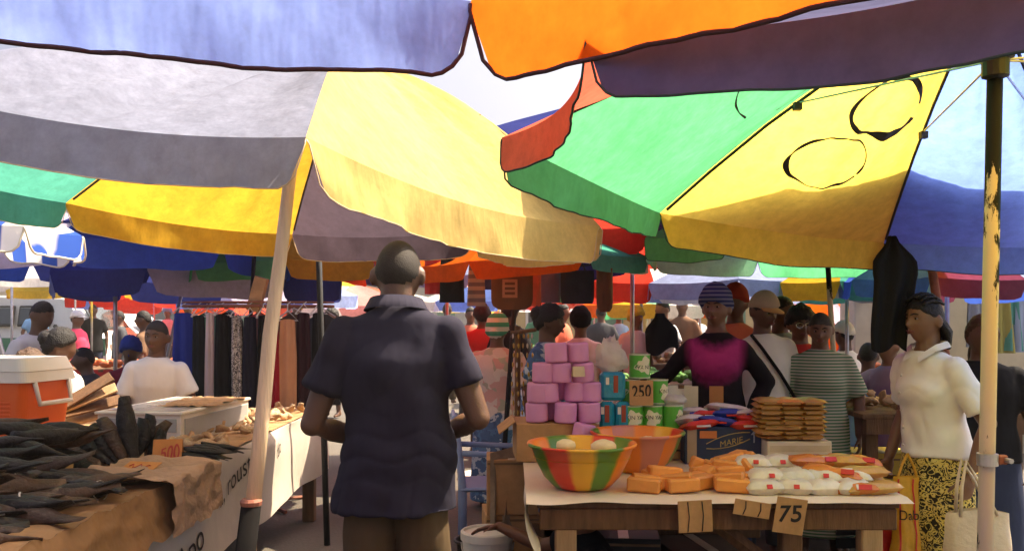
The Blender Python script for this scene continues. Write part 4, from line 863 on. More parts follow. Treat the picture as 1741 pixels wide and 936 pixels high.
ORD = ['first', 'second', 'third', 'fourth', 'fifth', 'sixth', 'seventh', 'eighth', 'ninth', 'tenth', 'eleventh', 'twelfth']

# ---------------------------------------------------------------- right hand table and its goods
TZ = .755; TX0, TX1, TY0, TY1 = .085, 1.555, 3.47, 4.75
t = wthing('wooden_table', 'dark wooden trestle table under the bowls, soap and packets at right', 'table', (.8, 4.1, 0))
for k in range(5):
    y0 = TY0 + .03 + k * .25; MB().box(((TX0 + TX1) / 2, y0 + .12, TZ - .025), (TX1 - TX0 - .03, .238, .03), bev=.004).build('plank', WOOD, t)
MB().box(((TX0 + TX1) / 2, TY0 + .05, TZ - .085), (TX1 - TX0 - .05, .03, .085), bev=.004).build('apron', WOOD, t)
MB().box(((TX0 + TX1) / 2, TY1 - .05, TZ - .085), (TX1 - TX0 - .05, .03, .085), bev=.004).build('apron', WOOD, t)
for x, y, m_ in ((TX0 + .13, TY0 + .075, WOODL), (TX1 - .12, TY0 + .075, WOODL), (TX0 + .38, TY1 - .1, WOOD), (TX1 - .1, TY1 - .1, WOOD), (TX0 + .12, TY1 - .1, WOOD), (1.13, TY0 + .12, WOOD)):
    MB().box((x, y, (TZ - .045) / 2), (.085, .07, TZ - .045), bev=.006).build('leg', m_, t)
MB().tube([(.75, TY0 + .15, TZ - .06), (1.2, TY0 + .15, .35)], .03, 4).build('brace', WOOD, t)
MB().box((.7, TY1 - .12, .36), (1.2, .03, .08), bev=.004).build('back_rail', WOOD, t)
OIL = mat('pale printed oilcloth', (.74, .62, .50), .45, .1, 3, .3, 8)
def sheet(u, v):
    x = TX0 - .03 + (TX1 - TX0 + .05) * u; y = TY0 - .02 + (TY1 - TY0) * v; z = TZ + .002 + .004 * noise.noise(Vector((x * 5, y * 5, 0)))
    if u <= .0001: z -= .0
    if v <= .0001: z -= .012 + .010 * noise.noise(Vector((x * 4, 1, 0)))
    return Vector((x, y, z))
t2 = wthing('table_cover', 'pale oilcloth cover draped over the right hand table with corner hanging', 'cloth', (.8, 4.1, TZ))
MB().grid(sheet, 60, 20).build('sheet', OIL, t2, smooth=True)
def drape(u, v):
    y = TY0 - .02 + .50 * u; L = .20 * (1 - u) ** 1.2 + .03; e = Vector((TX0 - .03, y, TZ + .002))
    return e + Vector((-.045 * v * (1 - u) + .10 * v * v * (1 - u) + .012 * math.sin(u * 9) * v, -.03 * v * (1 - u), -L * v))
MB().grid(drape, 18, 8).build('hanging_corner', OIL, t2, smooth=True)

def bowl_mat(name, seed, cols):
    m, nt = _nt(name); tc = _n(nt, 'ShaderNodeTexCoord'); sx = _n(nt, 'ShaderNodeSeparateXYZ'); nt.links.new(tc.outputs['Object'], sx.inputs[0])
    at = _n(nt, 'ShaderNodeMath', operation='ARCTAN2'); nt.links.new(sx.outputs[1], at.inputs[0]); nt.links.new(sx.outputs[0], at.inputs[1])
    nz = _n(nt, 'ShaderNodeTexNoise', Scale=9.0, Detail=2.0); nt.links.new(tc.outputs['Object'], nz.inputs['Vector'])
    ad = _n(nt, 'ShaderNodeMath', operation='MULTIPLY_ADD'); nt.links.new(nz.outputs['Fac'], ad.inputs[0]); ad.inputs[1].default_value = .22; nt.links.new(at.outputs[0], ad.inputs[2])
    mu = _n(nt, 'ShaderNodeMath', operation='MULTIPLY_ADD'); nt.links.new(ad.outputs[0], mu.inputs[0]); mu.inputs[1].default_value = 2 / (2 * math.pi); mu.inputs[2].default_value = seed
    fr = _n(nt, 'ShaderNodeMath', operation='FRACT'); nt.links.new(mu.outputs[0], fr.inputs[0])
    rp = _n(nt, 'ShaderNodeValToRGB'); e = rp.color_ramp.elements
    while len(e) < len(cols): e.new(.5)
    rp.color_ramp.interpolation = 'B_SPLINE' if len(cols) > 30 else 'LINEAR'
    for i, c in enumerate(cols): e[i].position = min(1, (i // 2 + (i % 2) * .8) / (len(cols) / 2)); e[i].color = (*c, 1)
    nt.links.new(fr.outputs[0], rp.inputs[0])
    b = _n(nt, 'ShaderNodeBsdfPrincipled', Roughness=.32); nt.links.new(rp.outputs[0], b.inputs['Base Color'])
    o = _n(nt, 'ShaderNodeOutputMaterial'); nt.links.new(b.outputs[0], o.inputs[0]); return m
OR, RD, GR, YL = (.80, .22, .02), (.66, .05, .02), (.10, .22, .02), (.80, .42, .03)
def bowl(label, x, y, r, h, m, doughs):
    t = thing('basin', label, 'bowl', (x, y, TZ + .008))
    o = [(.0, 0), (.50 * r, 0), (.56 * r, .012), (.70 * r, .25 * h), (.84 * r, .6 * h), (.93 * r, .9 * h), (.99 * r, .93 * h), (1.0 * r, .97 * h), (.985 * r, h), (.93 * r, .985 * h), (.90 * r, .93 * h), (.81 * r, .6 * h), (.66 * r, .25 * h), (.5 * r, .03), (0, .025)]
    MB().lathe(o, (0, 0, 0), 64, cap=False).build('bowl_shell', m, t, smooth=True)
    return t
B1 = bowl_mat('marbled orange red green plastic', .05, [c for c in (OR, GR, RD, YL, GR, OR) for _ in (0, 1)])
B2 = bowl_mat('marbled orange red plastic', .3, [c for c in (OR, GR, RD, YL, OR, (.55, .2, .14)) for _ in (0, 1)])
bowl('large marbled orange, red and green plastic bowl at the table front', PX(989, 3.72), 3.72, .232, .185, B1, 2)
bowl('orange and red marbled plastic bowl behind the green striped one', PX(1084, 4.12), 4.13, .222, .18, B2, 2)
CREAM = mat('pale dough', (.72, .58, .34), .7, .12, 12, .3, 30)
def dough(label, px, py, d, r, h):
    c = P(px, py, d); m = MB(); m.ell((0, 0, 0), (r, r * .9, h), None, 18, 10, lambda p, q: q * (1 + .10 * noise.noise(p * 2.4 + Vector((px, 0, 0)))))
    return solid('dough_ball', m, CREAM, label, 'dough', 'dough balls in the bowls', True, loc=c)
MEAL = mat('yellow meal in bowl', (.62, .40, .10), .85, .2, 30, .5, 80)
for (px, d, r, z, nm) in ((989, 3.72, .205, TZ + .135, 'green striped'), (1084, 4.13, .19, TZ + .135, 'orange red')):
    m = MB(); m.grid(lambda u, v: Vector((PX(px, d) + r * v * math.cos(2 * math.pi * u), d + r * v * math.sin(2 * math.pi * u), z + .012 * (1 - v) + .006 * noise.noise(Vector((u * 9, v * 6, px))))), 30, 6)
    solid('flour', m, MEAL, 'yellow meal filling the %s bowl' % nm, 'flour', None, True, origin=Vector((PX(px, d), d, z)))
dough('cream dough ball at left in the green striped bowl', 962, 757, 3.68, .043, .028)
dough('larger cream dough ball at right in the green striped bowl', 1026, 759, 3.70, .056, .03)
dough('whitish dough ball in the rear orange bowl', 1102, 752, 4.1, .05, .03)
dough('small cream dough ball at right in the rear orange bowl', 1138, 754, 4.12, .033, .025)

# blocks of soap
SOAP = mat('orange bar soap', (.68, .27, .06), .45, .12, 10, .15, 40, obj_rand=.12)
bars = [(1095, 838, 3.60, 72, 28, 0, 0), (1098, 820, 3.62, 60, 24, 0, -4), (1122, 838, 3.64, 60, 26, 5, 10), (1160, 838, 3.60, 72, 26, 0, -3), (1150, 818, 3.63, 68, 24, 4, -8), (1130, 803, 3.66, 76, 24, -5, 4), (1190, 836, 3.66, 70, 28, 0, 8), (1208, 818, 3.74, 60, 26, -60, 25), (1198, 802, 3.80, 64, 26, 8, -5), (1196, 785, 3.88, 62, 26, -18, 15),
        (1245, 838, 3.60, 76, 26, 0, 2), (1240, 818, 3.63, 66, 26, 3, -4), (1268, 822, 3.70, 62, 28, 6, 6), (1240, 802, 3.74, 64, 24, 2, 5), (1232, 785, 3.80, 56, 24, -3, 8), (1262, 796, 3.82, 60, 28, 40, -30), (1240, 770, 3.88, 66, 26, 10, 10), (1270, 780, 3.9, 58, 30, 60, 20), (1222, 838, 3.78, 60, 30, 0, 20), (1180, 820, 3.70, 52, 24, 12, 40), (1214, 790, 3.84, 50, 24, -14, -20), (1255, 760, 3.92, 48, 24, 8, 30), (1226, 774, 3.9, 50, 22, 20, -35), (1142, 822, 3.72, 50, 26, 0, 60), (1110, 806, 3.68, 46, 22, 6, 20)]
brm = MB().box((0, 0, 0), (.145, .068, .056), bev=.008).mesh('soap_bar', SOAP)
def where_in(px, py, lo, hi):
    a = 'left end' if px < lo + (hi - lo) * .25 else 'left middle' if px < (lo + hi) / 2 else 'right middle' if px < lo + (hi - lo) * .75 else 'right end'
    return a
rank = sorted(range(len(bars)), key=lambda i: bars[i][0])
for n_, i in enumerate(rank):
    px, py, d, w, h, tilt, yaw = bars[i]; py += max(0, 812 - py) * .38; o = link('soap_bar', brm); 
    z = PZ(py, d); zz = max(TZ + .036, z + .01)
    o.location = (PX(px, d), d, zz); o.rotation_euler = (R(random.uniform(-6, 6)), R(-tilt + random.uniform(-5, 5)), R(yaw + random.uniform(-22, 22))); o.scale = (w / 70 * .9, random.uniform(.85, 1.1), h / 27 * 1.0)
    tag(o, 'orange bar of soap, %s from the left in the soap pile, %s layer' % (ORD[n_] if n_ < 12 else str(n_ + 1) + 'th', 'bottom' if py > 830 else 'second' if py > 812 else 'third' if py > 795 else 'top'), 'soap', 'bars of soap on the table')

# bags of white meal with red labels, packets of orange snacks
WBAG = film('white filled bag film', (.82, .76, .64), .35, .2, .0); REDL = mat('red label', (.55, .03, .03), .5); 
OBAG = film('orange snack bag film', (.74, .26, .06), .22, .25, .0); YBAG = film('yellow snack bag film', (.70, .42, .12), .22, .3, .0)
BISC = film('biscuit pack film', (.55, .28, .08), .22, .25, .0)
wb = []
for row, (y_, n_, zc, off) in enumerate(((3.58, 4, .03, 0), (3.66, 4, .06, .04), (3.78, 4, .03, .03), (3.82, 3, .09, .02), (3.92, 3, .05, .03))):
    for k in range(n_): wb.append((1.02 + off + k * .118 + random.uniform(-.01, .01), y_, TZ + zc, random.uniform(-15, 15), row, k))
for (x, y, z, yaw, row, k) in wb:
    o = thing('flour_bag', 'white bag of meal with red label, %s from left in %s row of bags' % (ORD[k], ('front lower', 'front upper', 'middle lower', 'middle upper', 'rear')[row]), 'bag', (x, y, z), R(yaw), 'white meal bags')
    pillow(MB(), (0, 0, 0), (.155, .10, .062), RM(8 if row % 2 else 0, 0, 0), 12, 8, 1., row * 7 + k).build('bag', WBAG, o, smooth=True)
    if (row + k) % 3 != 2: MB().box((.01, -.046, .010), (.022, .004, .018), RM(-40, 0, 0)).build('label', REDL, o)
k2 = 0
for row, (y_, xs, zc) in enumerate(((3.57, (1.36, 1.46), .028), (3.66, (1.33, 1.44), .075), (3.74, (1.38, 1.46), .045), (3.80, (1.30, 1.40, 1.47), .10), (3.90, (1.31, 1.43), .06))):
    for j, x in enumerate(xs):
        yaw = random.uniform(-25, 10); o = thing('snack_packet', 'orange and yellow snack packet at table right end, %s from left in %s row' % (ORD[j], ('front', 'second', 'third', 'upper', 'rear')[row]), 'packet', (x, y_, TZ + zc), R(yaw), 'orange snack packets')
        pillow(MB(), (0, 0, 0), (.235, .085, .05), RM(0, random.uniform(-6, 8), 0), 14, 7, 1., k2).build('bag', (OBAG, YBAG)[k2 % 2], o, smooth=True)
        MB().box((.06 * (-1) ** k2, -.036, .012), (.05, .004, .022), RM(-38, 0, 0)).build('printed_patch', (REDL, WHITEP)[k2 % 2], o); k2 += 1
o = thing('snack_packet', 'red snack packet lying behind the orange ones at the right end', 'packet', (1.40, 4.12, TZ + .05), R(8), 'orange snack packets'); pillow(MB(), (0, 0, 0), (.19, .09, .05), None, 12, 7, 1, 50).build('bag', film('red snack bag film', (.6, .03, .05), .2, .2, 0), o, smooth=True)

# stack of biscuit packs on a white box
bx0, bx1 = PX(1303, 4.2), PX(1412, 4.2); bz = PZ(752, 4.15)
t = thing('carton', 'white carton under the stack of biscuit packs', 'box', ((bx0 + bx1) / 2, 4.33, TZ)); hh = bz - TZ
MB().box((0, 0, hh / 2 + .002), (bx1 - bx0, .30, hh), bev=.004).build('carton_body', mat('off white carton', (.62, .52, .42), .8, .12, 5), t)
MB().box((0, -.151, hh * .75), (bx1 - bx0 - .02, .003, .03)).build('tape', mat('clear brown tape', (.5, .4, .28), .3), t)
lay = 8
for r_ in range(lay):
    for c_ in range(3):
        x = PX(1312 + c_ * 34 + random.uniform(-4, 4), 4.2); z = bz + .022 + r_ * (PZ(684, 4.15) - bz) / lay
        o = thing('biscuit_pack', 'clear wrapped biscuit pack in the stack, %s layer from below, %s column' % (ORD[r_], ('left', 'middle', 'right')[c_]), 'packet', (x, 4.26 + random.uniform(-.015, .015), z), R(random.uniform(-8, 8)), 'stacked biscuit packs')
        pillow(MB(), (0, 0, 0), (.135, .2, .032), None, 10, 8, 1., r_ * 3 + c_).build('wrapper', BISC if r_ < lay - 1 or c_ != 1 else OBAG, o, smooth=True)
        MB().box((0, -.088, -.003), (.085, .012, .012)).build('paper_strip', mat('kraft strip', (.30, .15, .05), .8), o)

# blue biscuit carton and the bright sachets on it
cz = PZ(727, 4.28); cw = PX(1297, 4.28) - PX(1166, 4.28)
t = thing('biscuit_carton', 'dark blue biscuit carton with gold MARIE lettering behind the soap', 'box', ((PX(1166, 4.28) + PX(1297, 4.28)) / 2, 4.42, TZ + .003), R(-2)); hh = cz - TZ
BLUEC = mat('dark blue printed carton', (.018, .032, .085), .55, .15, 4); GOLD = mat('gold print', (.42, .30, .10), .5)
MB().box((0, 0, hh / 2), (cw, .26, hh), bev=.005).build('carton_body', BLUEC, t)
MB().box((-cw * .40, -.1315, hh / 2), (.045, .003, hh - .01)).build('tape_strip', mat('beige side panel', (.35, .25, .18), .7), t)
MB().box((-cw * .19, -.1325, hh * .80), (cw * .22, .004, .035)).build('sticker', mat('orange sticker', (.6, .18, .05), .6), t)
write('MARIE', .042, lambda x, y: Vector((x * .95 + .04, -.133, hh * .60 + y + x * .22)), GOLD, t)
for s0 in (1, -1):
    m = MB(); m.tube([Vector((-.08 + .035 * k, -.133, hh * .60 + s0 * (.030 - .0009 * (k - 3.2) ** 2 * 2) + (-.08 + .035 * k) * .25)) for k in range(7)], .0022, 5); m.build('swoosh', GOLD, t)
m = MB(); m.box((cw * .40, -.133, hh * .74), (.006, .002, .055)); m.add([(cw * .40 - .016, -.134, hh * .80), (cw * .40 + .016, -.134, hh * .80), (cw * .40, -.134, hh * .91)], [(0, 1, 2)]); m.build('arrow_mark', mat('pale grey print', (.4, .42, .45), .6), t)
SACH = [film('red sachet film', (.66, .05, .025), .2, .15, 0), film('blue sachet film', (.04, .07, .36), .2, .15, 0), film('white sachet film', (.74, .68, .66), .2, .2, 0)]
for k, (px, py, d, c_, yaw, w) in enumerate(((1188, 722, 4.33, 0, 12, .18), (1222, 716, 4.36, 1, -15, .2), (1268, 722, 4.32, 0, 8, .17), (1210, 705, 4.44, 0, -8, .19), (1240, 704, 4.42, 1, 10, .2), (1236, 694, 4.48, 2, -5, .22), (1270, 703, 4.42, 2, 14, .16), (1276, 714, 4.36, 0, -10, .15), (1176, 712, 4.42, 2, 25, .16), (1182, 700, 4.5, 2, -12, .14))):
    c = P(px, py, d); o = thing('sachet', ('glossy %s sachet on the blue carton, %s in the pile counted from the left' % (('red', 'blue', 'white')[c_], ORD[sorted([1188, 1222, 1268, 1210, 1240, 1236, 1270, 1276, 1176, 1182]).index(px)])), 'packet', c, R(yaw), 'sachets on the blue carton')
    pillow(MB(), (0, 0, 0), (w, .13, .045), RM(-12, random.uniform(-8, 8), 0), 12, 8, 1., k * 3).build('bag', SACH[c_], o, smooth=True)
    MB().box((.0, -.056, .004), (w * .4, .004, .018), RM(-52, 0, 0)).build('printed_patch', SACH[(c_ + 2) % 3], o)

# pink toilet rolls on a carton
t = thing('carton', 'open brown carton under the pink paper rolls', 'box', (PX(942, 4.45), 4.52, TZ + .003), R(3)); hz = PZ(716, 4.45) - TZ; w_ = .40
MB().box((0, 0, hz / 2), (w_, .34, hz - .004), bev=.004).build('carton_body', CARD, t)
MB().box((-w_ / 2 - .045, -.02, hz - .02), (.10, .30, .006), RM(0, -38, 0)).build('flap', CARD, t)
PINKR = mat('pink tissue paper', (.66, .30, .56), .8, .08, 5, .2, 50, obj_rand=.05); CORE = mat('pink roll wrapper edge', (.60, .20, .40), .7)
prof = [(0, .0), (.048, .0), (.0545, .004), (.056, .012), (.056, .084), (.0545, .093), (.048, .097), (.022, .0965), (.020, .09), (0, .09)]
rl = MB().lathe(prof, (0, 0, 0), 28, cap=False).mesh('paper_roll', PINKR, True); lbm = MB().lathe([(.0615, .035), (.0615, .075)], (0, 0, 0), 28, cap=False).mesh('paper_band', CORE, True)
rolls = []
z0_ = TZ + .003 + hz
for row, (n_, pxs, dd) in enumerate(((5, (916, 962, 1002, 938, 984), None), (5, (912, 933, 978, 955, 1002), None), (3, (926, 954, 990), None), (2, (948, 985), None))):
    for k, px in enumerate(pxs):
        back = (row == 0 and k > 2) or (row == 1 and k in (3,)); d = 4.40 + (.11 if back else 0) + (.02 if row else 0)
        rolls.append((px, d, z0_ + row * .099 + .001, row, k))
rolls = [(px, d, z, row, k) for (px, d, z, row, k) in rolls]
for row in range(4):
    rr = sorted([r_ for r_ in rolls if r_[3] == row])
    for n_, (px, d, z, _, k) in enumerate(rr):
        o = thing('paper_roll', 'pink wrapped toilet roll, %s from the left in the %s row of the pile' % (ORD[n_], ('bottom', 'second', 'third', 'top')[row]), 'toilet roll', (PX(px, d) + random.uniform(-.004, .004), d, z), R(random.uniform(0, 360)), 'pink toilet rolls')
        link('roll', rl, o); o.rotation_euler = (R(random.uniform(-3, 3)), R(random.uniform(-3, 3)), o.rotation_euler[2]); o.location.x += random.uniform(-.008, .008); o.location.y += random.uniform(-.03, .02)
o = thing('paper_roll', 'pink toilet roll leaning in front of the pile behind the bowls', 'toilet roll', (PX(988, 4.36) , 4.33, TZ + .10), 0, 'pink toilet rolls'); o.rotation_euler = (R(0), R(12), 0); link('roll', rl, o)
MB().box((0, 0, .045), (.0, .0, .0)) 
o = thing('price_card', 'small folded cream price card on the top pink rolls', 'price card', P(985, 640, 4.34), R(10)); m = MB(); m.add([(-.03, 0, 0), (.03, 0, 0), (.03, .02, .05), (-.03, .02, .05), (.03, .04, 0), (-.03, .04, 0)], [(0, 1, 2, 3), (3, 2, 4, 5)]); m.build('card', mat('cream card', (.65, .55, .36), .8), o)

# green tins, teal packs, 250 card
GREEN = mat('bright green tin print', (.10, .42, .05), .35, .06, 6); CREAMT = mat('cream tin print', (.72, .70, .50), .4, .06); TINRIM = mat('pale tin rim', (.55, .62, .45), .3, .1, metal=.3)
def tin(label, x, y, z, yaw, words, flip=False):
    t = thing('tin', label, 'tin', (x, y, z + (.128 if flip else 0)), R(yaw), 'green tins'); t.rotation_euler = (R(180) if flip else 0, 0, R(yaw))
    r, h = .0525, .125
    MB().lathe([(0, .003), (r * .95, .003), (r, .006), (r, h - .006), (r * .95, h - .003), (0, h - .003)], (0, 0, 0), 32, cap=False).build('tin_body', GREEN, t, smooth=False)
    for z_ in (0, h - .008): MB().lathe([(r * .98, z_), (r * 1.03, z_ + .001), (r * 1.03, z_ + .007), (r * .98, z_ + .008)], (0, 0, 0), 32, cap=False).build('rim', TINRIM, t, smooth=True)
    cyl = lambda x_, y_, e=.0006: Vector((math.sin(x_ / r) * (r + e), -math.cos(x_ / r) * (r + e), y_))
    m = MB(); K = 28; vs = [cyl(0, h * .47)]
    for k in range(K):
        a = 2 * math.pi * k / K; q = 1 + .22 * math.sin(3 * a + 1) + .14 * math.sin(7 * a)
        for f_ in (.33, .66, 1.0): vs.append(cyl(math.cos(a) * .043 * q * f_, h * .47 + math.sin(a) * .040 * q * f_))
    fs = [(0, 1 + 3 * k, 1 + 3 * ((k + 1) % K)) for k in range(K)]
    for k in range(K):
        n2 = (k + 1) % K
        for j in (0, 1): fs.append((1 + 3 * k + j, 2 + 3 * k + j, 2 + 3 * n2 + j, 1 + 3 * n2 + j))
    m.add(vs, fs); m.build('print_patch', CREAMT, t)
    if words: write(words, .027, lambda x_, y_: cyl(x_ , h * .52 + y_, .0014), INK, t)
    return t
tz = PZ(731, 4.42)
t = thing('crate', 'low brown crate under the green tins behind the rear bowl', 'crate', (PX(1085, 4.5), 4.56, TZ + .003)); ch = tz - TZ - .004
for k in range(3): MB().box((0, -.14, ch * (k + .5) / 3), (.44, .012, ch / 3 - .012)).build('slat', WOODL, t); MB().box((0, .14, ch * (k + .5) / 3), (.44, .012, ch / 3 - .012)).build('slat', WOODL, t)
MB().box((0, 0, ch - .005), (.44, .27, .010)).build('top_board', WOODL, t)
for sx in (-1, 1): MB().box((sx * .214, 0, ch / 2 - .01), (.012, .26, ch - .02)).build('end_board', WOODL, t)
tin('green tin of the bottom row next to the teal packs', PX(1076, 4.45), 4.45, tz, 8, 'KIN YAI')
tin('green tin in the middle of the bottom row', PX(1109, 4.46), 4.46, tz, 0, 'KIN YAI')
tin('green tin at the right end of the bottom row, plastic film on top', PX(1143, 4.47), 4.47, tz, 60, 'KIN YAI')
tin('green tin behind the left edge of the 250 card', PX(1070, 4.49), 4.49, tz + .1265, -70, None)
tin('green tin right of the 250 card', PX(1118, 4.50), 4.50, tz + .1265, 50, 'KIN YAI')
tin('green tin on top of the pile, upside down', PX(1088, 4.48), 4.49, tz + .253, 200, 'KIN YAI', True)
t = thing('price_card', 'brown cardboard price card reading 250 among the green tins', 'price card', (PX(1090, 4.40), 4.392, tz + .128), 0); MB().box((0, 0, .062), (.118, .004, .124), RM(-3, 0, 0)).build('card', CARD, t)
write('250', .075, lambda x, y: Vector((x * .85, -.0035 + (.066 + y - .062) * -.052, .066 + y * 1.15)), INK, t, bold=.0012, wob=.05)
TEAL = film('teal soap pack film', (.02, .30, .46), .25, .1, 0)
for k, (px, zz, lab) in enumerate(((1032, tz, 'left lower'), (1058, tz, 'right lower'), (1041, tz + .148, 'upper'))):
    t = thing('detergent_pack', '%s teal packet standing left of the green tins' % lab, 'packet', (PX(px, 4.44), 4.44, zz), R((-6, 4, 3)[k]), 'teal packets'); w_ = .075 if k < 2 else .125
    MB().box((0, 0, .0725), (w_, .07, .143), bev=.016).build('pack', TEAL, t, smooth=False)
    MB().box((.012 if k == 2 else 0, -.0365, .085), (.022, .002, .085)).build('printed_stripe', mat('brown red stripe', (.32, .06, .03), .5), t)
    MB().box((-.03 if k == 2 else -.022, -.0365, .10), (.016, .002, .036)).build('printed_mark', WHITEP, t)
t = thing('plastic_bag', 'crumpled white plastic bag on the teal packets', 'bag', (PX(1040, 4.46), 4.47, tz + .293)); m = MB()
m.ell((0, 0, .045), (.075, .05, .055), None, 22, 14, lambda p, q: q * (1 + .45 * noise.noise(p * 2.6)) + Vector((0, 0, .06 * max(0, p.z) * (1 + noise.noise(p * 5))))); m.build('bag', film('white carrier bag film', (.8, .77, .72), .3, .35, .2), t, smooth=True)
t = thing('plastic_bag', 'plastic film crumpled on the right end tin', 'bag', (PX(1146, 4.47), 4.47, tz + .127)); m = MB()
m.ell((0, 0, .02), (.062, .05, .028), None, 20, 12, lambda p, q: q * (1 + .4 * noise.noise(p * 3 + Vector((4, 0, 0))))); m.build('bag', MATS['white carrier bag film'], t, smooth=True)
for px, col, lab in ((1175, (.62, .55, .42), 'blank cream'), (1218, (.40, .17, .06), 'blank brown')):
    t = thing('price_card', '%s price card standing behind the bright sachets' % lab, 'price card', (PX(px, 4.62), 4.62, PZ(690, 4.62)), R(-6)); MB().box((0, 0, .05), (.072, .004, .11)).build('card', mat(lab + ' card', col, .8), t); MB().box((0, .02, -.06), (.012, .03, .13)).build('prop_stick', WOODL, t)

# cardboard tags hanging at the table front
def tagcard(label, px0, px1, py0, py1, d, rz, words=None, strokes=0):
    c = P((px0 + px1) / 2, py0, d); w = PX(px1, d) - PX(px0, d); h = (py1 - py0) / FPX * d
    t = thing('price_card', label, 'price card', c); t.rotation_euler = (R(4), R(rz), 0)
    MB().box((0, 0, -h / 2), (w, .004, h), bev=.001).build('card', CARD, t)
    if words: write(words, h * .62, lambda x, y: Vector((x, -.0035, -h * .45 + y)), INK, t, bold=.0015, wob=.09)
    for k in range(strokes):
        x = -w / 2 + w * (k + .7) / (strokes + .4); MB().tube([(x, -.003, -.004), (x + .004, -.003, -h * .5), (x - .003, -.003, -h + .004)], .0022, 5).build('pen_stroke', INK, t)
    return t
tagcard('brown cardboard tag reading 75 hanging from the right hand table', 1322, 1374, 846, 908, 3.44, 8, '75')
tagcard('brown cardboard tag with black strokes hanging below the soap bars', 1152, 1210, 850, 905, 3.44, -3, None, 2)
tagcard('small slanted cardboard tag with black strokes left of the 75 tag', 1250, 1312, 851, 878, 3.44, 9, None, 2)
# ---------------------------------------------------------------- left hand fish stall
LZ = .80; LX = -1.40
t = wthing('wooden_table', 'long wooden stall table under the dried fish at left', 'table', (-2.2, 4.2, 0))
for k in range(7): MB().box((LX - .02 - .22 * (k + .5), 4.25, LZ - .02), (.212, 4.6, .03), bev=.004).build('plank', WOOD, t)
MB().box((LX - .05, 4.25, LZ - .08), (.03, 4.5, .08), bev=.004).build('apron', WOOD, t)
for y in (2.15, 3.28, 4.9, 6.4):
    for x in (LX - .07, LX - 1.45): MB().box((x, y, (LZ - .04) / 2), (.085, .085, LZ - .04), bev=.006).build('leg', WOOD, t)
SACK = mat('white woven printed sheet', (.50, .44, .39), .7, .14, 3, .4, 9); OCHRE = mat('ochre brown wrapping paper', (.30, .16, .06), .75, .35, 3.5, .9, 7, bdist=.04)
def side_x(y, z): return LX + .018 + .022 * math.sin(y * 5.1 + z * 2) + .03 * (LZ - z) + .018 * noise.noise(Vector((y * 2.6, z * 3, 0)))
t = wthing('printed_sheet', 'white printed sheet hanging down the aisle side of the fish stall', 'sheet', (LX, 4.8, LZ))
def hs(u, v):
    y = 3.02 + 3.5 * u; L = .44 + .03 * noise.noise(Vector((y * 2, 0, 5))) - (.12 if u < .05 else 0); z = LZ - L * v
    return Vector((side_x(y, z) if v > .001 else LX, y, z if v > .001 else LZ + .004))
MB().grid(hs, 70, 12).build('hanging_side', SACK, t, smooth=True)
MB().grid(lambda u, v: Vector((LX - .06 * v, 3.02 + 3.5 * u, LZ + .004 + .003 * noise.noise(Vector((u * 20, v * 4, 0))))), 40, 6).build('top_sheet', SACK, t, smooth=True)
def on_side(y0, z0, rot):
    c, s_ = math.cos(R(rot)), math.sin(R(rot))
    def f(x, y):
        yy = y0 + (x * c - y * s_); zz = z0 + (x * s_ + y * c); return Vector((side_x(yy, zz) + .006, yy, zz)) - Vector((LX, 4.8, LZ))
    return f
write('Apo', .17, on_side(3.72, .49, 16), INK, t); write('ec', .17, on_side(3.16, .52, 78), INK, t); write('er', .17, on_side(3.17, .40, 60), INK, t)
write('a, roust', .15, on_side(4.42, .66, 14), INK, t); write('do', .12, on_side(5.2, .70, 14), INK, t)
t = wthing('wrapping_paper', 'crumpled brown wrapping paper spread under the near pile of black fish', 'paper', (LX - .5, 2.9, LZ))
def bp_(u, v):
    y = 1.95 + 1.98 * u; x = LX + .035 - 1.35 * v; return Vector((x, y, LZ + .012 + .034 * abs(noise.noise(Vector((x * 5, y * 5, 1)))) + .016 * abs(noise.noise(Vector((x * 13, y * 13, 2))))))
MB().grid(bp_, 80, 60).build('top_sheet', OCHRE, t, smooth=True)
def bh(u, v):
    y = 1.95 + 1.98 * u; L = .17 + .05 * noise.noise(Vector((y * 3.1, 2, 0))) + .03 * noise.noise(Vector((y * 11, 2, 0))); z = LZ + .012 - L * v
    if v < .001: return bp_(u, 0) + Vector((.001, 0, 0))
    return Vector((LX + .040 + .05 * v + .03 * v * noise.noise(Vector((y * 5, v * 2, 7))) + .012 * noise.noise(Vector((y * 14, v * 5, 7))), y, z))
MB().grid(bh, 70, 10).build('hanging_edge', OCHRE, t, smooth=True)
t = wthing('wrapping_paper', 'flat brown paper on the far half of the fish stall, under the scattered scraps', 'paper', (LX - .5, 5.2, LZ))
MB().grid(lambda u, v: Vector((LX - .004 - 1.3 * v, 3.90 + 2.56 * u, LZ + .012 + .012 * abs(noise.noise(Vector((u * 12, v * 7, 3)))))), 50, 30).build('top_sheet', KRAFT, t, smooth=True)
t = wthing('paper_bag', 'crumpled tan paper hanging over the table corner beside the fish', 'paper', (LX, 3.75, LZ))
def tanp(u, v):
    y = 3.35 + .55 * u; a = v * 1.5; base = Vector((LX - .30 + .40 * min(1, v * 1.8), y, LZ + .05 + .03 * noise.noise(Vector((u * 4, v * 4, 9)))))
    if v > .55: base.z -= (v - .55) * .48; base.x += .015 + .03 * noise.noise(Vector((u * 5, v * 5, 4)))
    return base + Vector((.014 * noise.noise(Vector((u * 13, v * 13, 2))), 0, .014 * noise.noise(Vector((u * 12, v * 12, 6)))))
MB().grid(tanp, 26, 30).build('paper', mat('tan crumpled paper', (.40, .25, .15), .85, .25, 6, .8, 16, bdist=.03), t, smooth=True)

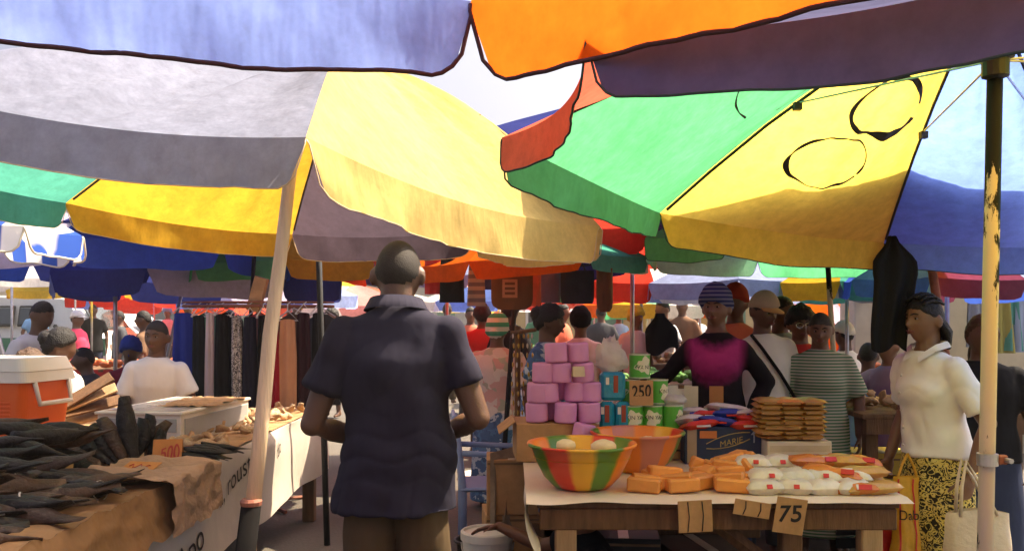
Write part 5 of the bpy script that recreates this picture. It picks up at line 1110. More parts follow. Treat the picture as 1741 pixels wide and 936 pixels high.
FISHM = mat('blackened smoked fish skin', (.018, .015, .013), .6, .5, 18, 1.0, 45, spec=.3, obj_rand=.3, dark=(.006, .005, .005)); FISHB = mat('brown smoked fish skin', (.06, .034, .02), .6, .5, 18, 1.0, 45, spec=.3, obj_rand=.3)
def fish_mesh(L, r, bend, seed, m_):
    m = MB(); n = 14; K = 9; vs = []; fs = []
    for i in range(K + 1):
        u = i / K; x = -L / 2 + L * u
        w = r * (1 + .16 * noise.noise(Vector((u * 5, seed, 2)))) * (.62 + .42 * math.sin(min(1, u * 2.2) * math.pi / 2)) if u < .45 else r * max(.20, 1.04 - .86 * ((u - .45) / .55) ** 1.25)
        fl = .72 if u < .75 else .45 - .25 * (u - .75) * 4 ; tall = 1 if u < .82 else 1.0 + 4.0 * (u - .82)
        for j in range(n):
            a = 2 * math.pi * j / n; q = 1 + .26 * noise.noise(Vector((u * 6 + seed, math.cos(a) * 1.5, math.sin(a) * 1.5)))
            vs.append(Vector((x, math.cos(a) * w * tall * q, math.sin(a) * w * fl * q + bend * (u - .5) ** 2 * 4 * L)))
    for i in range(K):
        for j in range(n): fs.append((i * n + j, i * n + (j + 1) % n, (i + 1) * n + (j + 1) % n, (i + 1) * n + j))
    fs.append(tuple(range(n))[::-1]); fs.append(tuple(K * n + j for j in range(n))); m.add(vs, fs)
    return m.mesh('dried_fish', m_, True)
FM = [fish_mesh(.36, .044, .05, 1, FISHM), fish_mesh(.32, .040, -.07, 5, FISHM), fish_mesh(.40, .048, .04, 9, FISHB), fish_mesh(.30, .036, .08, 13, FISHM), fish_mesh(.34, .042, -.03, 17, FISHB)]
rn = random.Random(3); tw = MB(); tw.lathe([(.041, -.004), (.043, 0), (.041, .004)], (0, 0, 0), 14, Matrix.Rotation(R(90), 3, 'Y'), cap=False); TWM = tw.mesh('binding', TWINE)
for k in range(150):
    y = rn.uniform(2.25, 3.82); x = LX - .10 - rn.random() * 1.04; h = LZ + .045 + .034 * rn.randrange(0, 6) * (1 - .5 * abs((x - LX + .7) / .7))
    if x > LX - .45 and y > 3.35: y -= .75
    if x > LX - .3: h = min(h, LZ + .065)
    o = link('dried_fish', FM[k % 5]); o.location = (x, y, h); o.rotation_euler = (rn.uniform(-.6, .6), rn.uniform(-.22, .18), R(rn.gauss(10, 26)))
    o.scale = (rn.uniform(.8, 1.12),) * 3
    tag(o, 'blackened smoked fish lying in the near pile on brown paper', 'fish', 'smoked fish in the near pile')
    if k % 6 == 0: link('binding', TWM, o).location = (.03, 0, 0)
BIG = [fish_mesh(.40, .044, .05, 21, FISHM), fish_mesh(.44, .046, -.04, 25, FISHB), fish_mesh(.36, .042, .04, 29, FISHM)]
for k, (px0, py0, px1, py1, d) in enumerate(((232, 800, 206, 676, 3.95), (222, 800, 180, 712, 3.93), (212, 802, 152, 722, 3.92), (200, 800, 130, 738, 3.90), (190, 804, 118, 756, 3.88), (175, 806, 110, 775, 3.84), (236, 778, 262, 706, 4.1), (240, 780, 280, 716, 4.12), (246, 784, 284, 730, 4.08), (228, 792, 250, 712, 4.06))):
    a, b = P(px0, py0, d), P(px1, py1, d + .05); o = link('dried_fish', BIG[k % 3]); o.location = (a + b) / 2; o.rotation_euler = (a - b).to_track_quat('X', 'Z').to_euler(); o.scale = ((a - b).length / .40,) + (1.0,) * 2
    tag(o, 'large smoked fish standing in the upright fan, %s from the left' % ORD[[5, 4, 3, 2, 1, 0, 7, 8, 9, 6][k]], 'fish', 'upright fan of smoked fish')
TH = [fish_mesh(.24, .016, .03, 31, FISHM), fish_mesh(.22, .014, -.03, 37, FISHM)]
for k in range(11):
    o = link('dried_fish', TH[k % 2]); o.location = (PX(368, 4.15) + rn.uniform(-.05, .05), 4.1 + rn.uniform(-.12, .12), LZ + .035 + .014 * (k % 4)); o.rotation_euler = (rn.uniform(-.4, .4), rn.uniform(.0, .15), R(rn.gauss(-14, 12)))
    tag(o, 'thin smoked fish in the small bunch at the table edge', 'fish', 'small bunch of thin fish')
for k in range(9):
    o = link('dried_fish', TH[k % 2]); o.location = (LX - 1.0 + rn.uniform(-.2, .3), 3.95 + rn.uniform(-.1, .25), LZ + .04 + .014 * (k % 4)); o.rotation_euler = (rn.uniform(-.4, .4), rn.uniform(-.1, .15), R(rn.gauss(20, 25)))
    tag(o, 'thin smoked fish behind the upright fan near the cooler', 'fish', 'thin fish near the cooler')
SCR = mat('pale dried fish scraps', (.50, .33, .19), .8, .3, 20, .6, 50, obj_rand=.15)
scr = MB(); scr.ell((0, 0, 0), (.045, .022, .016), None, 9, 6, lambda p, q: q * (1 + .6 * noise.noise(p * 2.2)) + Vector((0, .02 * p.x * p.x, .012 * p.x))); SCM = scr.mesh('fish_scrap', SCR, True)
for k in range(95):
    far = k < 62; y = rn.uniform(4.45, 6.2) if far else rn.uniform(4.15, 4.6); x = LX - .05 - rn.uniform(0, .55) if far else LX - rn.uniform(.05, .35)
    o = link('fish_scrap', SCM); o.location = (x, y, LZ + .035 + .02 * rn.random()); o.rotation_euler = (rn.uniform(-.6, .6), rn.uniform(-.5, .5), rn.uniform(0, 6.3)); o.scale = (rn.uniform(.7, 1.5), rn.uniform(.7, 1.4), rn.uniform(.8, 1.6))
    tag(o, 'pale dried scrap on brown paper at the %s of the fish stall' % ('far end' if far else 'middle'), 'dried fish', 'dried scraps far end' if far else 'dried scraps middle')
# price cards of the fish stall
ORC = mat('orange price card', (.55, .22, .05), .8, .15, 8); YLC = mat('yellow brown price card', (.48, .28, .07), .8, .15, 8); REDP = mat('red felt pen', (.45, .05, .03), .7)
t = thing('price_card', 'folded orange tent card reading 500 beside the upright fish', 'price card', P(286, 793, 3.98), R(10)); w_, h_ = .125, .125
m = MB(); m.add([(-w_ / 2, -.045, 0), (w_ / 2, -.045, 0), (w_ / 2, 0, h_), (-w_ / 2, 0, h_), (w_ / 2, .05, 0), (-w_ / 2, .05, 0)], [(0, 1, 2, 3), (3, 2, 4, 5)]); m.build('card', [ORC], t)
write('500', .062, lambda x, y: Vector((x * .9 + .012, -.045 + (h_ / 2 + y * 1.3) / h_ * .045 - .003, h_ / 2 + y * 1.3)), REDP, t, bold=.0008, wob=.16)
m = MB(); m.add([(-w_ / 2 - .001, -.045, 0), (-w_ / 2 - .001, 0, h_), (-w_ / 2 - .001, .05, 0)], [(0, 1, 2)]); m.build('card_end', YLC, t)
t = thing('price_card', 'flat orange card with red writing lying on the fish pile', 'price card', P(238, 793, 3.7), R(-12)); t.rotation_euler = (R(18), 0, R(-12)); MB().box((0, 0, 0), (.15, .09, .003)).build('card', ORC, t); MB().tube([(-.05 + .012 * k, .018 * math.sin(k * 1.9), .0035) for k in range(9)], .0022, 5).build('pen_stroke', REDP, t)
t = thing('price_card', 'small yellow card stuck between the black fish', 'price card', P(105, 795, 3.6), R(15)); t.rotation_euler = (R(-20), 0, R(15)); MB().box((0, 0, .0), (.085, .003, .075)).build('card', YLC, t)
RWS = striped('red and white striped packet print', (.55, .03, .05), (.70, .62, .58), 190, 2, 0)
for px, py, d, rz, lab in ((12, 822, 3.3, 12, 'left edge'), (84, 803, 3.45, 18, 'middle')):
    t = thing('sachet', 'red and white striped packet standing in the fish pile, %s' % lab, 'packet', P(px, py, d), R(rz), 'striped packets in the fish'); t.rotation_euler = (R(-15), R(14), R(rz))
    pillow(MB(), (0, 0, 0), (.105, .075, .02), RM(90, 0, 90), 10, 8, 1, px).build('bag', RWS, t, smooth=True)

# orange cooler box
t = thing('cooler_box', 'orange picnic cooler with white lid on the fish stall', 'cooler', (PX(-14, 4.55), 4.62, LZ + .012), R(-9)); t.scale = (1, 1, 1.12); ORG = mat('orange moulded plastic', (.78, .13, .02), .38, .08, 4); LID = mat('cream lid plastic', (.74, .68, .60), .4, .08, 4)
def taper(mb, x0, y0, x1, y1, z0, z1, r0=.045, n=6):
    vs = []; fs = []; prof = [(z0, x0, y0), (z0 + (z1 - z0) * .04, x0 + .006, y0 + .006), (z1, x1, y1)]
    for z, hx, hy in prof:
        for cx_, cy_, a0 in ((1, 1, 0), (-1, 1, 90), (-1, -1, 180), (1, -1, 270)):
            for k in range(n + 1):
                a = R(a0 + 90 * k / n); vs.append((cx_ * (hx - r0) + math.cos(a) * r0, cy_ * (hy - r0) + math.sin(a) * r0, z))
    N = 4 * (n + 1)
    for i in range(len(prof) - 1):
        for j in range(N): fs.append((i * N + j, i * N + (j + 1) % N, (i + 1) * N + (j + 1) % N, (i + 1) * N + j))
    fs.append(tuple(range(N))[::-1]); fs.append(tuple((len(prof) - 1) * N + j for j in range(N))); mb.add(vs, fs)
m = MB(); taper(m, .255, .165, .295, .195, 0, .30); m.build('cooler_body', ORG, t)
for k in range(7):
    z = .10 + k * .018; f = .255 + .04 * z / .3; g_ = .165 + .03 * z / .3; MB().box((0, -g_ - .004, z), (f * 1.5, .008, .007), bev=.002).build('moulded_rib', ORG, t)
m = MB(); taper(m, .305, .205, .300, .200, .297, .345); m.build('lid_rim', LID, t)
m = MB(); taper(m, .296, .196, .278, .178, .345, .405); m.build('lid', LID, t)
MB().box((.09, -.212, .315), (.10, .016, .075), bev=.005).build('latch', LID, t); MB().box((-.02, -.208, .365), (.2, .012, .03), bev=.004).build('lid_grip', LID, t)
m = MB(); m.tube([(.302, -.13, .30), (.325, -.12, .20), (.325, .12, .20), (.302, .13, .30)], .012, 8); m.build('carry_handle', LID, t, smooth=True)
# white display case
t = thing('display_case', 'flat white metal display case with two knobs on the fish stall', 'case', (-1.88, 4.98, LZ + .014), R(-6)); WEN = mat('white enamel', (.70, .64, .56), .4, .12, 4); GRP = mat('grey panel', (.34, .34, .34), .5, .1)
W, D, Hh = .46, .86, .165
MB().box((0, 0, Hh / 2), (W, D, Hh), bev=.008).build('case_body', WEN, t)
MB().box((0, 0, Hh - .001), (W + .02, D + .02, .016), bev=.004).build('top_frame', WEN, t); MB().box((0, 0, Hh + .006), (W - .05, D - .05, .006)).build('top_glass', mat('dusty glass', (.45, .42, .38), .15, .2, 6), t)
fp = MB().box((0, -D / 2 - .003, Hh * .62), (W - .05, .006, .07), bev=.002).build('control_panel', GRP, t)
MB().lathe([(.014, 0), (.014, .014), (.010, .018)], (.06, -D / 2 - .006, Hh * .62), 16, Matrix.Rotation(R(90), 3, 'X')).build('knob', BLACK, t); MB().lathe([(.016, 0), (.016, .014), (.010, .02)], (.115, -D / 2 - .006, Hh * .60), 16, Matrix.Rotation(R(90), 3, 'X')).build('knob', WHITEP, t)
MB().box((W / 2 + .003, 0, Hh * .5), (.006, D - .06, Hh - .06), bev=.002).build('side_panel', GRP, t)
t = wthing('paper', 'wrinkled brown paper lying on the white display case', 'paper', (-1.78, 5.05, LZ + .19)); MB().grid(lambda u, v: Vector((-1.93 + .32 * u + .04 * noise.noise(Vector((v * 4, 0, 0))), 4.78 + .56 * v, LZ + .192 + .012 * abs(noise.noise(Vector((u * 5, v * 6, 8)))) + .01 * noise.noise(Vector((u * 9, v * 9, 1))))), 20, 24).build('sheet', KRAFT, t, smooth=True)
for k, (px, py, rz, tl) in enumerate(((152, 676, 24, 22), (158, 690, 30, 12), (160, 706, 22, 10), (148, 664, 28, 32))):
    t = thing('board', 'thin wooden board leaning between cooler and display case, %s from the top' % ORD[(1, 2, 3, 0)[k]], 'board', P(px, py, 5.0), 0, 'boards behind the cooler'); t.rotation_euler = (R(20), R(-tl), R(rz)); MB().box((0, 0, 0), (.30, .12, .012), bev=.002).build('plank', (WOODL, WOOD)[k % 2], t)

# clothes rack
RD_ = 6.9; t = wthing('clothes_rack', 'round metal clothes rack behind the fish stall', 'rack', (PX(440, RD_), RD_, 0)); rcx, rcy, rz_ = PX(440, RD_), RD_, 1.56
ring = [Vector((rcx + .58 * math.cos(a), rcy + .34 * math.sin(a), rz_)) for a in [k * math.pi / 18 for k in range(37)]]
MB().tube(ring, .011, 8, cap=False).build('rail', RUST, t, smooth=True); MB().tube([p + Vector((0, 0, .03)) for p in ring], .007, 6, cap=False).build('rail', RUST, t, smooth=True)
MB().tube([(rcx, rcy, 0), (rcx, rcy, rz_ + .05)], .02, 10).build('post', RUST, t, smooth=True)
for k in range(4): a = R(45 + 90 * k); MB().tube([(rcx, rcy, rz_), (rcx + .56 * math.cos(a), rcy + .33 * math.sin(a), rz_)], .008, 6).build('spoke', RUST, t); MB().tube([(rcx, rcy, .04), (rcx + .4 * math.cos(a), rcy + .4 * math.sin(a), .015)], .015, 6).build('foot', RUST, t)
LEO = printed('black and white leopard print cloth', [(.02, .02, .02), (.03, .03, .03), (.55, .52, .48)], 60, kind='spots')
garm = [(312, 38, 1.50, cloth_mat('royal blue trousers', (.035, .06, .34)), 'royal blue trousers', 20), (338, 24, 1.48, cloth_mat('charcoal trousers', (.02, .024, .026)), 'charcoal trousers beside the blue ones', 14), (357, 15, 1.50, cloth_mat('pale pink trousers', (.66, .56, .56)), 'pale trousers, the lightest on the rack', 10), (377, 25, 1.49, BLK, 'black trousers left of the leopard print', 14), (402, 20, 1.48, LEO, 'black and white leopard print leggings', 10),
        (425, 26, 1.47, cloth_mat('midnight trousers', (.014, .014, .03)), 'midnight trousers right of the leopard print', 16), (448, 22, 1.48, BLK, 'black trousers behind the leaning pole', 14), (466, 16, 1.49, cloth_mat('crimson cloth', (.34, .015, .03)), 'crimson trousers by the leaning pole', 10), (489, 32, 1.45, cloth_mat('peach trousers', (.55, .28, .15)), 'peach coloured trousers', 16), (516, 26, 1.50, cloth_mat('dark plum cloth', (.035, .012, .02)), 'dark plum dress right of the peach trousers', 14), (542, 26, 1.50, BLK, 'black dress at the right end of the rack', 14)]
for k, (px, w, z1, m_, lab, dp) in enumerate(garm):
    d = RD_ - .34 * math.sqrt(max(.05, 1 - ((PX(px, RD_) - rcx) / .62) ** 2)); x = PX(px, d); ww = w / FPX * d
    t = wthing('hanging_trousers', lab + ' hanging on the rack', 'trousers', (x, d, .6), 'clothes on the rack')
    def fr(sgn):
        def f(u, v):
            z = z1 - (z1 - .62) * v; a = 2 * u - 1; xx = x + a * ww / 2 * (.8 + .2 * min(1, v * 3)) + .012 * v * math.sin(k * 2.0)
            th = (.028 + .012 * math.sin(u * 12 + k) + .012 * noise.noise(Vector((u * 4, v * 2.5, k)))) * math.sqrt(max(0, 1 - a ** 4))
            return Vector((xx, d + sgn * th, z + .01 * math.sin(u * 3)))
        return f
    m = MB(); m.grid(fr(-1), 14, 12); m.grid(fr(1), 14, 12); m.build('cloth', m_, t, smooth=True)
    hg = [(x - ww * .55, d, z1 + .0), (x, d, z1 + .075), (x + ww * .55, d, z1)]
    HN = MATS.get('white hanger plastic') or mat('white hanger plastic', (.7, .68, .64), .4)
    m = MB(); m.tube(hg + [hg[0]], .005, 6); m.tube([(x, d, z1 + .07), (x, d, rz_ + .012), (x + .02, d + .01, rz_ + .03)], .004, 6); m.build('hanger', HN, t)
for k, (px, d, zz, m_, lab, ww) in enumerate(((352, 7.15, 1.52, GREENC, 'dark green shirt', .32), (385, 7.2, 1.52, BLK, 'black shirt', .34), (440, 7.22, 1.52, REDC, 'red shirt', .3), (500, 7.18, 1.52, BROWNC, 'brown shirt', .34), (548, 7.1, 1.52, GREYD, 'grey shirt', .3))):
    x = PX(px, d); t = wthing('hanging_shirt', '%s hanging at the back of the rack' % lab, 'shirt', (x, d, .9), 'clothes on the rack')
    def fs_(sgn):
        def f(u, v):
            a = 2 * u - 1; sh = .06 * abs(a) if v < .01 else 0; z = zz - .75 * v - .07 * abs(a) * (1 - v)
            return Vector((x + a * ww / 2 * (.8 + .2 * v), d + sgn * (.03 + .015 * math.sin(u * 9 + k)) * math.sqrt(max(0, 1 - a ** 4)), z))
        return f
    m = MB(); m.grid(fs_(-1), 12, 10); m.grid(fs_(1), 12, 10); m.build('cloth', m_, t, smooth=True)
    m = MB(); m.tube([(x - ww * .35, d, zz - .04), (x, d, zz + .03), (x + ww * .35, d, zz - .04)], .005, 6); m.tube([(x, d, zz + .02), (x, d, rz_ + .03)], .004, 6); m.build('hanger', HN, t)
t = thing('hanging_carton', 'brown cardboard sheet hung by the rail left of the leaning pole', 'cardboard', P(438, 500, 6.6), R(-12)); t.rotation_euler = (0, R(16), R(-8)); MB().box((0, 0, 0), (.10, .05, .26), bev=.003).build('card', CARD, t)
# ---------------------------------------------------------------- middle of the picture
t = thing('paint_bucket', 'white plastic bucket with lid on the ground in the aisle', 'bucket', (PX(829, 4.5), 4.5, 0))
MB().lathe([(0, 0), (.105, 0), (.115, .01), (.13, .36), (.0, .36)], (0, 0, 0), 40, cap=False).build('bucket_wall', WHITEP, t, smooth=False)
MB().lathe([(.13, .345), (.138, .348), (.138, .385), (.130, .392), (.122, .392), (.118, .380), (0, .378)], (0, 0, 0), 40, cap=False).build('lid', WHITEP, t, smooth=False)
m = MB(); m.tube([(.134 * math.cos(a), -.134 * abs(math.sin(a)) - .004, .33 - .10 * math.sin(a)) for a in [k * math.pi / 12 for k in range(13)]], .003, 6); m.build('handle', STEEL, t)
def chair(label, x, y, rz, m_):
    t = thing('plastic_chair', label, 'chair', (x, y, 0), R(rz))
    MB().box((0, 0, .44), (.42, .42, .025), bev=.01).build('seat', m_, t)
    for sx in (-1, 1):
        MB().tube([(sx * .19, .19, 0), (sx * .185, .19, .44), (sx * .18, .24, .86)], .022, 8).build('back_leg', m_, t, smooth=True); MB().tube([(sx * .20, -.2, 0), (sx * .19, -.19, .44)], .022, 8).build('leg', m_, t, smooth=True)
        MB().tube([(sx * .19, -.17, .44), (sx * .21, -.18, .64), (sx * .20, .2, .66)], .018, 8).build('armrest', m_, t, smooth=True)
    for k in range(4): MB().box((-.12 + .08 * k, .222, .66), (.05, .014, .36), RM(-7, 0, 0), bev=.004).build('slat', m_, t)
    MB().box((0, .245, .85), (.38, .022, .07), bev=.008).build('top_rail', m_, t)
chair('pale blue plastic chair in the aisle beside the dark pole', PX(838, 5.5), 5.5, 95, mat('pale blue chair plastic', (.20, .28, .50), .5, .08))
t = thing('basin', 'black rubber basin on the ground near the blue chair', 'bowl', (PX(815, 4.95), 4.95, 0)); MB().lathe([(.0, .0), (.10, 0), (.13, .22), (.145, .225), (.145, .235), (.122, .232), (.095, .02), (0, .02)], (0, 0, 0), 32, cap=False).build('basin_wall', BLACK, t, smooth=True)
def carton(label, x, y, z, w, d, h, rz, flaps=False, m_=CARD):
    t = thing('carton', label, 'box', (x, y, z), R(rz)); MB().box((0, 0, h / 2), (w, d, h), bev=.004).build('carton_body', m_, t)
    MB().box((0, -d / 2 - .001, h * .93), (w * .98, .003, .012)).build('seam', mat('dark carton seam', (.2, .12, .06), .8), t)
    MB().box((0, 0, h + .001), (.05, d * .98, .003)).build('tape', mat('clear brown tape', (.5, .4, .28), .3), t)
    return t
carton('lower brown carton standing left of the right hand table', PX(868, 4.9), 4.95, 0, .30, .32, .40, 6); carton('upper brown carton stacked left of the right hand table', PX(870, 4.85), 4.93, .402, .28, .30, .30, 2)
carton('dark brown carton added to darken the space under the right hand table', .95, 4.45, 0, .4, .35, .34, 10, m_=mat('shade dark cardboard', (.08, .05, .03), .9)); carton('black crate added to darken the space under the right hand table', .55, 4.4, 0, .35, .4, .42, -5, m_=BLACK)  # dark boxes added to deepen the shade below the table top
t = wthing('sack_cloth', 'grey brown sacking draped over the cartons left of the right hand table', 'cloth', (PX(852, 4.8), 4.75, .6)); x0 = PX(838, 4.75)
MB().grid(lambda u, v: Vector((x0 - .015 + .16 * u * (1 - .4 * v) + .02 * math.sin(u * 14) * v, 4.77 + .10 * (1 - v) * u - .03 * math.sin(u * 11) * v - .03 * v, .74 - .62 * v * (1 - .15 * u) + .03 * (1 - v) * u)), 24, 16).build('cloth', mat('sacking', (.26, .20, .14), .9, .25, 10, .6, 60), t, smooth=True)
t = wthing('paper', 'torn white paper lying on the ground in the aisle', 'paper', (PX(798, 8.2), 8.2, .02)); MB().grid(lambda u, v: Vector((PX(798, 8.2) - .09 + .2 * u, 8.0 + .4 * v, .012 + .05 * abs(noise.noise(Vector((u * 3, v * 3, 2)))))), 8, 8).build('sheet', WHITEP, t)
# clothes and bags hung on a line between the umbrellas
LD = 6.35; t = wthing('display_line', 'taut cord with hanging bags and shirts across the centre', 'cord', (PX(890, LD), LD, PZ(448, LD)))
MB().tube([P(735, 436, LD), P(830, 448, LD), P(950, 455, LD), P(1050, 446, LD)], .006, 6).build('cord', BLACK, t)
def hung(name, label, cat, px0, px1, py0, py1, d, m_, taper_=0., round_=0., th=.03, extra=None):
    x0, x1, z0, z1 = PX(px0, d), PX(px1, d), PZ(py1, d), PZ(py0, d); t = wthing(name, label, cat, ((x0 + x1) / 2, d, z0), 'goods hung on the line'); w = x1 - x0; h = z1 - z0
    def f(sg):
        def g(u, v):
            a = 2 * u - 1; rr = 1.0 - (round_ * (1 - math.sqrt(max(0, 1 - max(0, v * 1.0 - .75) ** 2 * 16)))) if round_ else 1.0
            return Vector(((x0 + x1) / 2 + a * w / 2 * (1 - taper_ * (1 - v)) * (1 if v < .75 else rr), d + sg * th * math.sqrt(max(0, 1 - a ** 4)) * (.7 + .5 * noise.noise(Vector((u * 5, v * 3, px0)))), z1 - h * v))
        return g
    m = MB(); m.grid(f(-1), 12, 12); m.grid(f(1), 12, 12); m.build('cloth' if name != 'handbag' else 'bag_body', m_, t, smooth=True)
    mx = (x0 + x1) / 2; m = MB(); m.tube([(mx - w * .25, d, z1 - .01), (mx - w * .15, d, z1 + .05), (mx + w * .15, d, z1 + .05), (mx + w * .25, d, z1 - .01)], .006, 6); m.build('handle' if name == 'handbag' else 'hanger', BLACK, t)
    if extra: extra(t, x0, x1, z0, z1, d)
    return t
BAGBR = cloth_mat('brown paper bag', (.20, .085, .035)); 
def bagprint(t, x0, x1, z0, z1, d):
    OP = mat('orange print', (.62, .25, .10), .7); MB().box(((x0 * .55 + x1 * .45), d - .045, z0 + (z1 - z0) * .48), ((x1 - x0) * .36, .003, (z1 - z0) * .42)).build('printed_square', OP, t)
    write('K  E', .05, lambda x, y: Vector(((x0 * .5 + x1 * .5) + x * .8, d - .045, z1 - .05 + y)) - t.location, OP, t)
    for r_ in range(3): MB().box(((x0 * .55 + x1 * .45), d - .048, z0 + (z1 - z0) * (.37 + .11 * r_)), ((x1 - x0) * .24, .002, .018)).build('print_mark', BAGBR, t)
hung('hanging_shirt', 'black shirt hung high over the polo shirt shoulder', 'shirt', 747, 790, 440, 514, 6.2, BLK, .1); hung('hanging_cloth', 'red cloth hung left of the black shirt', 'cloth', 722, 750, 440, 500, 6.3, REDC)
hung('hanging_cloth', 'grey striped cloth hung right of the black shirt', 'cloth', 794, 826, 448, 520, 6.4, striped('grey blue pinstripe', (.16, .18, .26), (.38, .38, .42), 110, 2), .2); hung('hanging_shirt', 'blue shirt hung behind the brown bag', 'shirt', 812, 850, 438, 492, 6.5, cloth_mat('bright blue cotton', (.05, .10, .42)))
hung('handbag', 'brown bag with orange printed square hung on the line', 'bag', 835, 906, 452, 526, 6.15, BAGBR, 0, .35, .045, bagprint); hung('hanging_cloth', 'orange and red cloth hung right of the brown bag', 'cloth', 902, 920, 455, 520, 6.3, CORAL)
hung('hanging_cloth', 'violet cloth hung in the centre', 'cloth', 918, 953, 450, 514, 6.4, cloth_mat('dusty violet cotton', (.20, .16, .28))); hung('handbag', 'dark slate bag hung right of the violet cloth', 'bag', 953, 1010, 460, 516, 6.25, cloth_mat('slate canvas', (.035, .035, .05)), 0, .1, .04); hung('handbag', 'narrow brown leather bag at the right end of the line', 'bag', 1014, 1042, 456, 530, 6.25, mat('brown leather', (.14, .05, .02), .5), 0, .4, .04)
# strips of gold sachets
GOLDF = film('gold sachet film', (.55, .33, .06), .25, .1, 0)
t = wthing('sachet_stand', 'wooden pole frame carrying strips of gold sachets by the dark pole', 'stand', (PX(890, 5.35), 5.42, 0)); MB().tube([(PX(880, 5.4), 5.42, 0), (PX(880, 5.4), 5.42, 1.42)], .018, 8).build('post', WOOD, t); MB().tube([P(868, 566, 5.4), P(912, 560, 5.4)], .012, 8).build('crossbar', WOOD, t)
for k, px in enumerate((872, 880, 889, 898, 906)):
    t = wthing('sachet_strip', 'strip of gold sachets on the wooden stand, %s from left' % ORD[k], 'sachets', (PX(px, 5.34), 5.34, 1.0), 'sachet strips')
    for j in range(9): pillow(MB(), (PX(px, 5.34) + .006 * math.sin(j + k), 5.36 - .02 * (k % 2), 1.36 - j * .058), (.054, .036, .012), RM(90, 0, 90), 6, 4, 1, j + k).build('sachet', GOLDF if (j + k) % 4 else SACH[2], t, smooth=True)

# ---------------------------------------------------------------- right side
t = wthing('wooden_table', 'small wooden table of dried fish behind the woman in the white blouse', 'table', (2.75, 5.75, 0)); Z2 = .90
for k in range(4): MB().box((2.75, 5.32 + .2 * k, Z2 - .015), (1.35, .19, .03), bev=.004).build('plank', WOOD, t)
MB().box((2.75, 5.24, Z2 - .075), (1.3, .03, .09)).build('apron', WOOD, t)
for x in (2.15, 3.36):
    for y in (5.3, 5.9): MB().box((x, y, (Z2 - .03) / 2), (.07, .07, Z2 - .03)).build('leg', WOOD, t)
for k in range(46):
    o = link('fish_scrap', SCM); o.location = (rn.uniform(2.12, 3.1), rn.uniform(5.26, 5.85), Z2 + .02 + .03 * (k % 3)); o.rotation_euler = (rn.uniform(-.6, .6), rn.uniform(-.5, .5), rn.uniform(0, 6.3)); o.scale = (rn.uniform(1, 2.0), rn.uniform(1, 1.6), rn.uniform(1, 1.8)); tag(o, 'pale dried fish piece heaped on the small table behind the white blouse', 'dried fish', 'dried fish on the small table')
CLRB = film('clear plastic bag film', (.6, .55, .5), .15, .3, .45)
for k, (x, h) in enumerate(((2.52, .16), (2.68, .22))):
    t = thing('plastic_bag', '%s clear bag of dried fish on the small table' % ('shorter', 'taller')[k], 'bag', (x, 5.5, Z2 + .06), 0, 'clear bags'); m = MB(); m.ell((0, 0, h / 2), (.07, .06, h / 2), None, 18, 12, lambda p, q: q * (1 + .25 * noise.noise(p * 3)) * (1 if p.z < .3 else 1 - .4 * (p.z - .3))); m.build('bag', CLRB, t, smooth=True)
    m = MB(); m.ell((0, 0, h * .35), (.055, .045, h * .3), None, 12, 8, lambda p, q: q * (1 + .3 * noise.noise(p * 4))); m.build('contents', SCR, t, smooth=True)
carton('bright yellow box on the ground beneath the small fish table', PX(1495, 5.9), 5.95, .0, .4, .3, .58, 0, m_=mat('yellow carton', (.62, .42, .05), .6))
t = thing('basin', 'black rubber basin beneath the small fish table', 'bowl', (PX(1490, 5.2), 5.15, .35)); MB().lathe([(.0, .0), (.16, 0), (.22, .10), (.24, .105), (.24, .115), (.20, .11), (.14, .02), (0, .02)], (0, 0, 0), 32, cap=False).build('basin_wall', BLACK, t, smooth=True)
t = thing('crate', 'dark crate carrying the black basin beneath the small fish table', 'crate', (PX(1490, 5.2), 5.15, 0)); [MB().box((0, -.15, .04 + .08 * k), (.4, .02, .06)).build('slat', BLACK, t) for k in range(4)]; [MB().box((0, .15, .04 + .08 * k), (.4, .02, .06)).build('slat', BLACK, t) for k in range(4)]; MB().box((0, 0, .34), (.4, .3, .012)).build('top_board', BLACK, t)
# bags held by the woman
def carrier(label, px, d, z0, w, h, m_, words=None, stripes=None, hz=None):
    x = PX(px, d); t = wthing('carrier_bag', label, 'bag', (x, d, z0))
    def f(sg):
        def g(u, v):
            a = 2 * u - 1; q = .045 * math.sqrt(max(0, 1 - a ** 4)) * (.4 + .8 * v) + .008 * noise.noise(Vector((u * 6, v * 5, px)))
            return Vector((x + a * w / 2 * (.86 + .14 * v) + .012 * noise.noise(Vector((v * 4, a, px))), d + sg * q, z0 + h * (1 - v)))
        return g
    m = MB(); m.grid(f(-1), 14, 14); m.grid(f(1), 14, 14); m.build('bag', m_, t, smooth=True)
    if stripes:
        for k, sx in enumerate(stripes): MB().grid(lambda u, v: f(-1)(sx + .05 * u, .02 + .96 * v) - Vector((0, .004, 0)), 2, 14).build('stripe', REDL, t)
    if words: write(words, .06, lambda x_, y_: f(-1)(.42 + x_ / w, .42 - y_ / h) - Vector((0, .006, 0)) - t.location, INK, t)
    if hz:
        for a in (-.28, .28): MB().tube([(x + a * w, d, z0 + h), (x + a * w * .6, d, (z0 + h + hz) / 2), (x, d, hz)], .006, 6).build('handle', m_, t)
    return t
carrier('yellow plastic carrier bag with red stripes held by the woman in the white blouse', 1543, 3.98, PZ(960, 3.98), .15, .40, film('yellow carrier film', (.78, .45, .04), .3, .35, 0), 'Dab', (.12, .60, .86), PZ(770, 3.98))
carrier('red plastic bag leaning against the table leg behind the yellow bag', 1508, 4.08, PZ(990, 4.08), .13, .34, film('red carrier film', (.60, .03, .03), .3, .3, 0), None, None)
